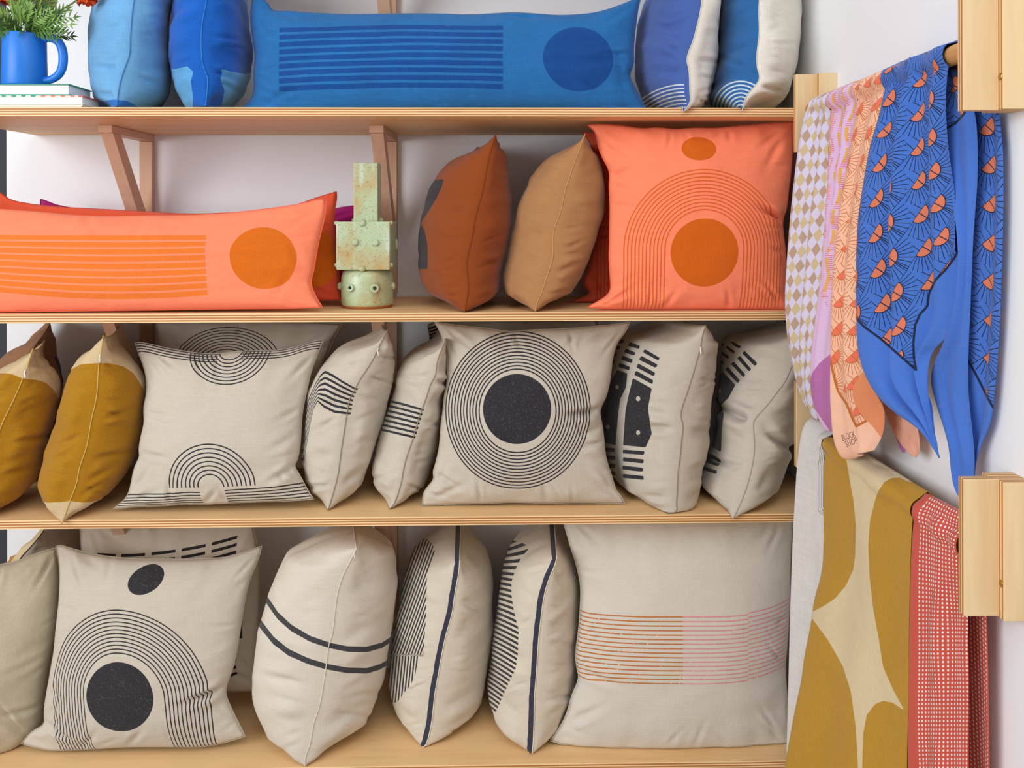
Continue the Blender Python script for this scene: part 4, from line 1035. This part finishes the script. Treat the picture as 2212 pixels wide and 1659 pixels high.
# ------------------------------------------------------------------ scarves and cloths on the rails
def sheet(name, rows, yl, yr, mat, parent, nu=46, nv=110, folds=(), rail=None, back=.25, sd=None, seed=1, thick=.0011, drop=0.0):
    """hanging cloth: rows of traced left and right edge points; the edges hang in the planes y=yl and y=yr
    (a third number puts the point at that distance from the right wall's axis instead)"""
    rng = np.random.default_rng(seed)
    A = []
    for r in rows.strip().split('\n'):
        l, q = r.split(';')
        l, q = [tuple(float(a) for a in s.strip().split(',')) for s in (l, q)]
        pl = onX(l[0], l[1], l[2]) if len(l) > 2 else onY(l[0], l[1], yl)
        pr = onX(q[0], q[1], q[2]) if len(q) > 2 else onY(q[0], q[1], yr)
        A.append(np.r_[pl, pr])
    A = resample(np.array(A), nv, 2)
    L3, R3 = A[:, :3], A[:, 3:]
    u = np.linspace(0, 1, nu); v = np.linspace(0, 1, nv)
    P = L3[:, None] * (1 - u)[None, :, None] + R3[:, None] * u[None, :, None]
    ac = R3 - L3; dn = np.gradient((L3 + R3) / 2, axis=0)
    nr = np.cross(ac, dn); nr /= np.linalg.norm(nr, axis=1)[:, None] + 1e-9
    nr = np.where((nr[:, :1] > 0), -nr, nr)
    nr = np.array([-1.0, 0, 0]) * .8 + nr * .2
    D = np.zeros((nv, nu)); win = np.sin(np.pi * u) ** .6
    wd = np.linalg.norm(ac, axis=1)
    for (a, k, ph, drift, v0) in folds:
        env = np.clip((v - v0) / .25, 0, 1) if v0 >= 0 else np.ones(nv)
        D += a * np.sin(2 * np.pi * k * (u[None] + drift * (v[:, None] - .5)) + ph) * env[:, None]
    D += .004 * n2(rng, np.tile(u, (nv, 1)), np.tile(v[:, None], (1, nu)), 4, 5)
    D *= np.minimum(1, wd / .06)[:, None]
    if rail is not None: D *= np.clip((v[:, None] - .01) / .10, 0, 1)
    P = P + nr[:, None] * (D * win)[..., None]
    P[..., 0] = np.minimum(P[..., 0], XW - .006)
    pre = 0
    if rail is not None:
        q = P[:nv // 2]; dx, dz = q[..., 0] - XD, q[..., 2] - ZD[rail]
        r = np.hypot(dx, dz); bw = (.006 * (.5 + .5 * np.sin(2 * np.pi * (2.3 * u + seed * .37))))[None]; rm = RD + .0035 + bw; top = dz > .75 * rm
        f = np.where(top & (r < rm), rm / np.maximum(r, 1e-4), 1.0)
        side = (~top) & (np.abs(dz) < rm)
        xs = XD - np.sqrt(np.maximum(rm ** 2 - dz ** 2, 0))
        q[..., 0] = np.where(side, np.minimum(q[..., 0], xs), XD + dx * f)
        q[..., 2] = np.where(top, ZD[rail] + dz * f, q[..., 2])
        low = (dz <= -rm); q[..., 0] = np.where(low, np.minimum(q[..., 0], XD - .002), q[..., 0])
    if rail is not None:
        zc = ZD[rail]; first = P[0]
        dx, dz = first[:, 0] - XD, first[:, 2] - zc
        r1 = np.hypot(dx, dz); a1 = np.arctan2(dz, dx)
        ring = []
        K = 12
        for i in range(1, K + 1):
            t = i / K; a = a1 * (1 - t) + math.radians(-15) * t; rr = np.maximum(r1, RD + .0035) * (1 - t) + (RD + .006) * t
            ring.append(np.stack([XD + rr * np.cos(a), first[:, 1], zc + rr * np.sin(a)], -1))
        last = ring[-1]
        for i in range(1, 15):
            q = last.copy(); q[:, 2] -= back * i / 14; q[:, 0] += .006 * np.sin(np.linspace(0, 9, nu) + i * .1) * i / 14 + .012 * i / 14
            q[:, 0] = np.minimum(q[:, 0], XW - .006); ring.append(q)
        ring = np.array(ring[::-1]); pre = len(ring)
        P = np.concatenate([ring, P])
    n = len(P); idx = np.arange(n * nu).reshape(n, nu)
    Fc = np.stack([idx[:-1, :-1], idx[1:, :-1], idx[1:, 1:], idx[:-1, 1:]], -1).reshape(-1, 4)
    o = mesh_obj(name, P.reshape(-1, 3), Fc, mat)
    seg = np.linalg.norm(np.diff(P[:, nu // 2], axis=0), axis=1); vv = np.r_[0, np.cumsum(seg)]; vv -= vv[pre]
    rows_w = np.linalg.norm(np.diff(P, axis=1), axis=2); uu = np.concatenate([np.zeros((n, 1)), np.cumsum(rows_w, 1)], 1)
    mw = np.median(uu[:, -1]); UU = np.tile(u * mw, (n, 1)); k = .6
    UU = UU * (1 - k) + k * (uu - uu[:, -1:] / 2 + mw / 2)
    uv = np.stack([UU.ravel(), np.tile(vv[:, None], (1, nu)).ravel()], -1)
    set_uv(o, 'cloth', uv[Fc.ravel()])
    if sd:
        Q = project(P.reshape(-1, 3))
        for key, polys in sd.items():
            set_attr(o, key, np.minimum.reduce([poly_sd(Q, p) for p in polys]))
    md = o.modifiers.new('thickness', 'SOLIDIFY'); md.thickness = thick; md.offset = 0
    keep_world(o, parent)
    return o

def cloth_thing(name, label, cat, group, y, z):
    return tag(empty(name, (XD, y, z - .7)), label, cat, group)
def sunburst(U, V, s, t, ang, base, ray, disc, field=None, plainc=None, bw=2.4, disc2=None):
    a = math.radians(ang); p = (U * math.cos(a) + V * math.sin(a)) / s; q = (V * math.cos(a) - U * math.sin(a)) / t
    row = fl(q); p = p + row * .5
    x = (fr(p) - .5) * s; y = fr(q) * t
    r = hyp(x, y); R = s * .205; own = r < s * .5                       # fans overlap like fish scales
    xx = x * own + (ab(x) - s / 2) * (1.0 - own); yy = y + (1.0 - own) * t
    r2 = hyp(xx, yy)
    th = mth('ARCTAN2', yy, xx) / math.pi * 15.0 + .5
    rays = ((ab(fr(th) - .5) * (r2 * math.pi / 15.0)) < .00066) * (r > R)
    rays = mx(rays, mx(ab(r - R) < .0009, mx((y < .0010) * own, (ab(x) < .0009) * own)))
    out = [((r < R), disc), (rays, ray)]
    if field is not None:
        f = attr(field); out += [((f > 0.0), plainc), ((ab(f) < bw), ray)]
    return out
SC = 'printed scarves on the upper rail'
# beige check
def p_check():
    U, V = uvmap('cloth')
    w = (noise(22, 3) - .5) * .010
    p = (U + w) / .021 + V / .030; q = (U + w) / .021 - V / .036
    par = mth('MODULO', fl(p) + fl(q) + 200.0, 2.0)
    alt = mth('MODULO', fl(p) + 200.0, 2.0)
    return [(par * alt, (184, 156, 134)), (par * (1.0 - alt), (204, 186, 146))]
M = fabric('check scarf', (212, 208, 232), p_check, .03, .03)
e = cloth_thing('scarf', 'pale lilac scarf with beige and tan diamond checks', 'scarf', SC, -.1, ZD[0])
sheet('drape', '''1772,207;1808,193
1750,220;1800,206
1735,255;1793,250
1724,320;1789,320
1714,400;1788,390
1706,480;1786,470
1700,560;1780,550
1696,640;1772,630
1698,700;1764,690
1705,760;1757,750
1716,810;1752,800
1728,850;1752,840
1742,880;1757,870
1765,905;1768,907''', -.065, -.165, M, e, folds=((.008, 1.6, .4, .3, -1), (.004, 3.2, 1.0, .5, -1)), rail=0, back=.42, seed=1)
# lilac and yellow
def p_lilac():
    U, V = uvmap('cloth')
    t = fr(U / .030 + mth('SINE', V * 70.0) * .16 + V * 3.0)
    blk = fr(V / .043 + fl(U / .030) * .37)
    yel = (t < .30) * (blk < .72)
    tick = (fr(V / .0042) < .34) * (t > .24) * (t < .62) * (blk > .25)
    tick2 = (fr(V / .0042) < .3) * (t < .3) * (blk > .6)
    pl = attr('plain'); fd = attr('fold')
    on = pl > 0.0
    return [(yel * on, (226, 174, 92)), (mx(tick, tick2) * on, (222, 110, 104)), ((fd < 0.0), (184, 112, 172))]
M = fabric('lilac scarf', (222, 190, 226), p_lilac, .03, .03)
e = cloth_thing('scarf', 'lilac scarf with yellow and pink hatched columns and purple fold', 'scarf', SC, -.24, ZD[0])
sheet('drape', '''1802,198;1868,170
1797,225;1857,198
1791,280;1845,270
1790,350;1835,340
1788,420;1822,420
1784,490;1812,490
1778,560;1806,560
1770,630;1802,630
1762,690;1799,690
1754,750;1797,740
1750,800;1796,800
1751,840;1796,840
1758,880;1797,890
1775,907;1799,915
1796,930;1800,932''', -.165, -.325, M, e, folds=((.009, 1.5, 2.0, .2, -1), (.004, 3.5, .6, .3, -1)), rail=0, back=.40, seed=2,
      sd={'plain': [pts('1700,620 1764,600 1775,640 1788,665 1800,690 1830,700 1830,960 1700,960')], 'fold': [pts('1797,762 1770,785 1755,805 1749,825 1752,850 1762,885 1780,912 1800,940 1830,940 1830,760')]})
sheet('back_drape', '''1900,840,.728;1926,850,.728
1910,880,.728;1940,900,.728
1925,915,.728;1950,925,.728
1938,950,.728;1957,950,.728
1945,972,.728;1957,966,.728
1951,978,.728;1954,979,.728''', 0, 0, fabric('purple cloth', (178, 108, 168), None, .03, .03), e, nu=14, nv=24, seed=3)
# peach sunburst
def p_peach():
    U, V = uvmap('cloth')
    o = sunburst(U, V, .080, .037, -40, None, (192, 112, 54), (238, 118, 92), 'field', (246, 196, 168), 2.6)
    return o + [((attr('fold') < 0.0), (230, 146, 102))]
M = fabric('peach scarf', (246, 192, 162), p_peach, .03, .03)
e = cloth_thing('scarf', 'peach scarf with coral sunburst print and printed corner lettering', 'scarf', SC, -.4, ZD[0])
o = sheet('drape', '''1870,168;1942,136
1858,190;1928,165
1848,250;1908,230
1840,300;1895,290
1828,370;1882,360
1815,440;1872,430
1806,520;1865,510
1798,600;1862,590
1795,700;1862,690
1794,780;1866,770
1793,850;1878,825
1795,900;1895,855
1800,950;1912,885
1810,978;1910,925
1822,992;1903,948
1838,992;1888,972''', -.325, -.465, M, e, folds=((.012, 1.2, 2.6, .1, -1), (.004, 3.0, .2, .3, -1)), rail=0, back=.40, seed=4,
      sd={'field': [pts('1700,700 1795,780 1800,805 1806,831 1812,848 1829,872 1841,902 1850,921 1873,908 1960,860 1990,600 1990,0 1700,0')],
          'fold': [pts('1862,806 1843,834 1841,853 1847,874 1862,897 1886,922 1905,947 1935,950 1935,800')]})
PEACH = o
sheet('back_drape', '''1906,862,.722;1948,862,.722
1912,890,.722;1972,895,.722
1926,925,.722;1984,930,.722
1945,958,.722;1987,960,.722
1962,978,.722;1985,978,.722
1975,987,.722;1980,988,.722''', 0, 0, fabric('peach cloth', (240, 176, 152), None, .03, .03), e, nu=20, nv=30, seed=5)
# lettering on the peach corner: laid on the cloth, each letter a little relief of print
dg = bpy.context.evaluated_depsgraph_get()
pv = [tuple(v.co) for v in o.data.vertices]; bv = BVHTree.FromPolygons(pv, [tuple(p.vertices) for p in o.data.polygons])
M_TXT = plain('text ink', (120, 78, 84), .8, .1)
def lettering(word, p0, p1, hpx):
    cu = bpy.data.curves.new('text', 'FONT'); cu.body = word; cu.resolution_u = 3; cu.offset = -.012
    to = bpy.data.objects.new('text', cu); col.objects.link(to)
    bpy.context.view_layer.update()
    me = bpy.data.meshes.new_from_object(to.evaluated_get(bpy.context.evaluated_depsgraph_get()))
    co = np.array([v.co[:2] for v in me.vertices]); fcs = [tuple(p.vertices) for p in me.polygons]
    bpy.data.objects.remove(to)
    mnx, mxx, mxy = co[:, 0].min(), co[:, 0].max(), co[:, 1].max()
    ex = np.array(p1) - np.array(p0); ey = np.array([ -.32, -1.0]) * hpx
    V = []
    for a, b in co:
        q = np.array(p0) + ex * (a - mnx) / (mxx - mnx) + ey * b / mxy
        d = ray(*q); hit = bv.ray_cast(Vector(CAM), Vector(d).normalized())[0]
        if hit is None: hit = Vector(onX(q[0], q[1], .64))
        V.append(np.array(hit) - d / np.linalg.norm(d) * .0016)
    t = mesh_obj('lettering', V, fcs, M_TXT, None, False); keep_world(t, PEACH)
    t.matrix_parent_inverse = Matrix.Translation(-Vector(PEACH.parent.location)) if False else t.matrix_parent_inverse
    t.matrix_parent_inverse = Matrix.Identity(4)
lettering('BLOCK', (1821, 953), (1848, 943.5), 13.0)
lettering('SHOP', (1828.5, 966.5), (1853, 957), 13.0)
# blue sunburst
def p_blue():
    U, V = uvmap('cloth')
    return sunburst(U, V, .088, .040, -50, None, (32, 42, 70), (220, 124, 92), 'field', (74, 118, 204), 2.6)
MB = fabric('blue sunburst scarf', (72, 116, 202), p_blue, .03, .04)
e = cloth_thing('scarf', 'blue scarf with orange half-suns and dark rays', 'scarf', SC, -.6, ZD[0])
sheet('drape', '''1940,136;2076,84
1916,172;2050,126
1897,260;2042,200
1880,310;2044,280
1866,390;2052,350
1852,480;2065,430
1849,580;2077,520
1850,680;2088,610
1852,755;2086,680
1866,805,.630;2045,728,.700
1890,850,.636;2012,758,.690
1930,890,.646;2003,800,.685
1985,925,.660;2002,850,.680
2012,960,.670;2015,930,.678
2028,988,.680;2030,990,.680''', -.465, -.69, MB, e, nu=80, nv=150, folds=((.012, 2.6, .3, .08, -1), (.004, 5.0, 1.2, .2, -1)), rail=0, back=.36, seed=6,
      sd={'field': [pts('1780,640 1840,676 1866,705 1903,732 1979,799 1974,770 1973,742 1977,702 1988,678 2004,661 2007,634 2022,604 2045,580 2062,557 2080,525 2200,400 2200,0 1780,0')]})
sheet('inner_fold', '''2034,150,.698;2064,150,.712
2036,230,.698;2092,215,.712
2040,290,.698;2110,250,.712
2048,340,.698;2112,380,.712
2058,430,.698;2106,460,.714
2070,520,.698;2101,540,.714
2070,600,.698;2097,640,.715
2050,720,.699;2092,740,.716
2006,806,.700;2090,830,.718
2022,871,.702;2096,900,.72
2040,925,.704;2103,960,.722
2051,968,.706;2105,1005,.722
2054,1015,.708;2104,1040,.722
2062,1058,.710;2098,1066,.722
2078,1083,.714;2084,1084,.72''', 0, 0, MB, e, nu=36, nv=100, folds=((.005, 1.5, 1.0, .2, -1),), seed=7,
      sd={'field': [pts('2020,100 2062,100 2088,222 2084,245 2065,266 2040,280 2020,280')]})
sheet('back_drape', '''2106,235,.728;2158,235,.738
2106,300,.728;2167,320,.738
2106,380,.728;2168,400,.738
2103,450,.728;2167,500,.738
2098,540,.728;2164,600,.738
2092,640,.728;2160,700,.738
2088,740,.728;2153,800,.738
2084,830,.728;2146,880,.738
2082,900,.728;2139,922,.738
2088,960,.728;2122,955,.735
2098,1000,.728;2108,1000,.73
2102,1040,.728;2105,1042,.73''', 0, 0, MB, e, nu=36, nv=90, folds=((.006, 1.2, .5, .1, -1),), seed=8,
      sd={'field': [pts('2000,100 2300,100 2300,1100 2143,876 2106,804 2085,766 2000,650')]})

# lower rail
LC = 'linen cloths on the lower rail'
def p_grey():
    U, V = uvmap('cloth'); mw = attr('sdline')
    return [((fr(mw / 3.6) < .28) * (mw < 14.0) * (mw > 0.0), (120, 122, 128))]
e = cloth_thing('cloth', 'light grey linen cloth hanging beside the mustard-shape cloth', 'cloth', LC, -.08, ZD[1])
o = sheet('drape', '''1754,902;1806,930
1738,913;1794,944
1729,945;1782,962
1722,1000;1780,1020
1717,1080;1781,1090
1713,1150;1782,1180
1710,1230;1781,1240
1707,1320;1776,1330
1704,1450;1770,1450
1701,1560;1768,1560
1697,1700;1765,1700
1692,1850;1760,1850''', -.055, -.135, fabric('grey linen', (214, 211, 208), p_grey, .12, .08), e, folds=((.004, 1.2, .5, .1, .1),), rail=1, back=.6, seed=9,
      sd={'sdline': [pts('1850,900 1850,1100 1779,1100 1779,1010 1784,968 1797,952 1812,944')]})
def p_must():
    return [(attr('sd') < 0.0, (190, 144, 40))]
e = cloth_thing('cloth', 'cream linen cloth with large rounded mustard shapes', 'cloth', LC, -.35, ZD[1])
sheet('drape', '''1812,942;2004,1062
1796,950;1990,1070
1785,964;1977,1090
1780,1010;1970,1130
1779,1090;1967,1200
1780,1170;1965,1270
1777,1235;1964,1330
1758,1298;1963,1400
1754,1340;1963,1450
1737,1420;1962,1520
1732,1470;1961,1570
1718,1530;1960,1620
1700,1630;1958,1700
1680,1740;1955,1800''', -.14, -.575, fabric('mustard cloth', (224, 206, 168), p_must, .07, .07), e, nu=90, nv=150, folds=((.005, 1.7, 1.2, .05, .08),), rail=1, back=.6, seed=10,
      sd={'sd': [pts('1700,880 1822,930 1829,994 1840,1060 1844,1080 1849,1132 1848,1199 1844,1230 1828,1265 1804,1293 1780,1309 1757,1321 1700,1322'),
                 pts('1898,1060 1912,1040 1925,1033 1944,1032 1965,1042 2100,1000 2100,1570 1954,1534 1929,1488 1908,1440 1900,1387 1887,1317 1879,1247 1876,1178 1880,1125 1891,1080'),
                 pts('1700,1330 1755,1336 1790,1384 1821,1439 1838,1492 1849,1569 1854,1659 1855,1900 1600,1900'),
                 pts('1863,1900 1863,1659 1865,1586 1873,1544 1891,1521 1908,1514 1929,1518 1954,1535 2050,1570 2050,1900')]})
def p_dots():
    U, V = uvmap('cloth')
    x = fr(U / .0092) - .5; y = fr(V / .0069) - .5
    return [((hyp(x * .0092, y * .0069) < .0020 + .0006 * (noise(80, 2) - .5)) * (U > .026), (246, 232, 226))]
MR = fabric('red dot cloth', (206, 88, 74), p_dots, .05, .05, wear=.05)
e = cloth_thing('cloth', 'red cotton cloth with rows of small white dots', 'cloth', LC, -.65, ZD[1])
sheet('drape', '''2000,1066;2088,1114
1987,1078;2085,1124
1976,1108;2084,1150
1970,1170;2086,1200
1967,1250;2089,1270
1965,1350;2091,1350
1964,1450;2092,1450
1962,1560;2092,1560
1962,1700;2092,1700
1961,1850;2092,1850''', -.585, -.735, MR, e, folds=((.003, 2.2, .6, .05, .05),), rail=1, back=.62, seed=11)
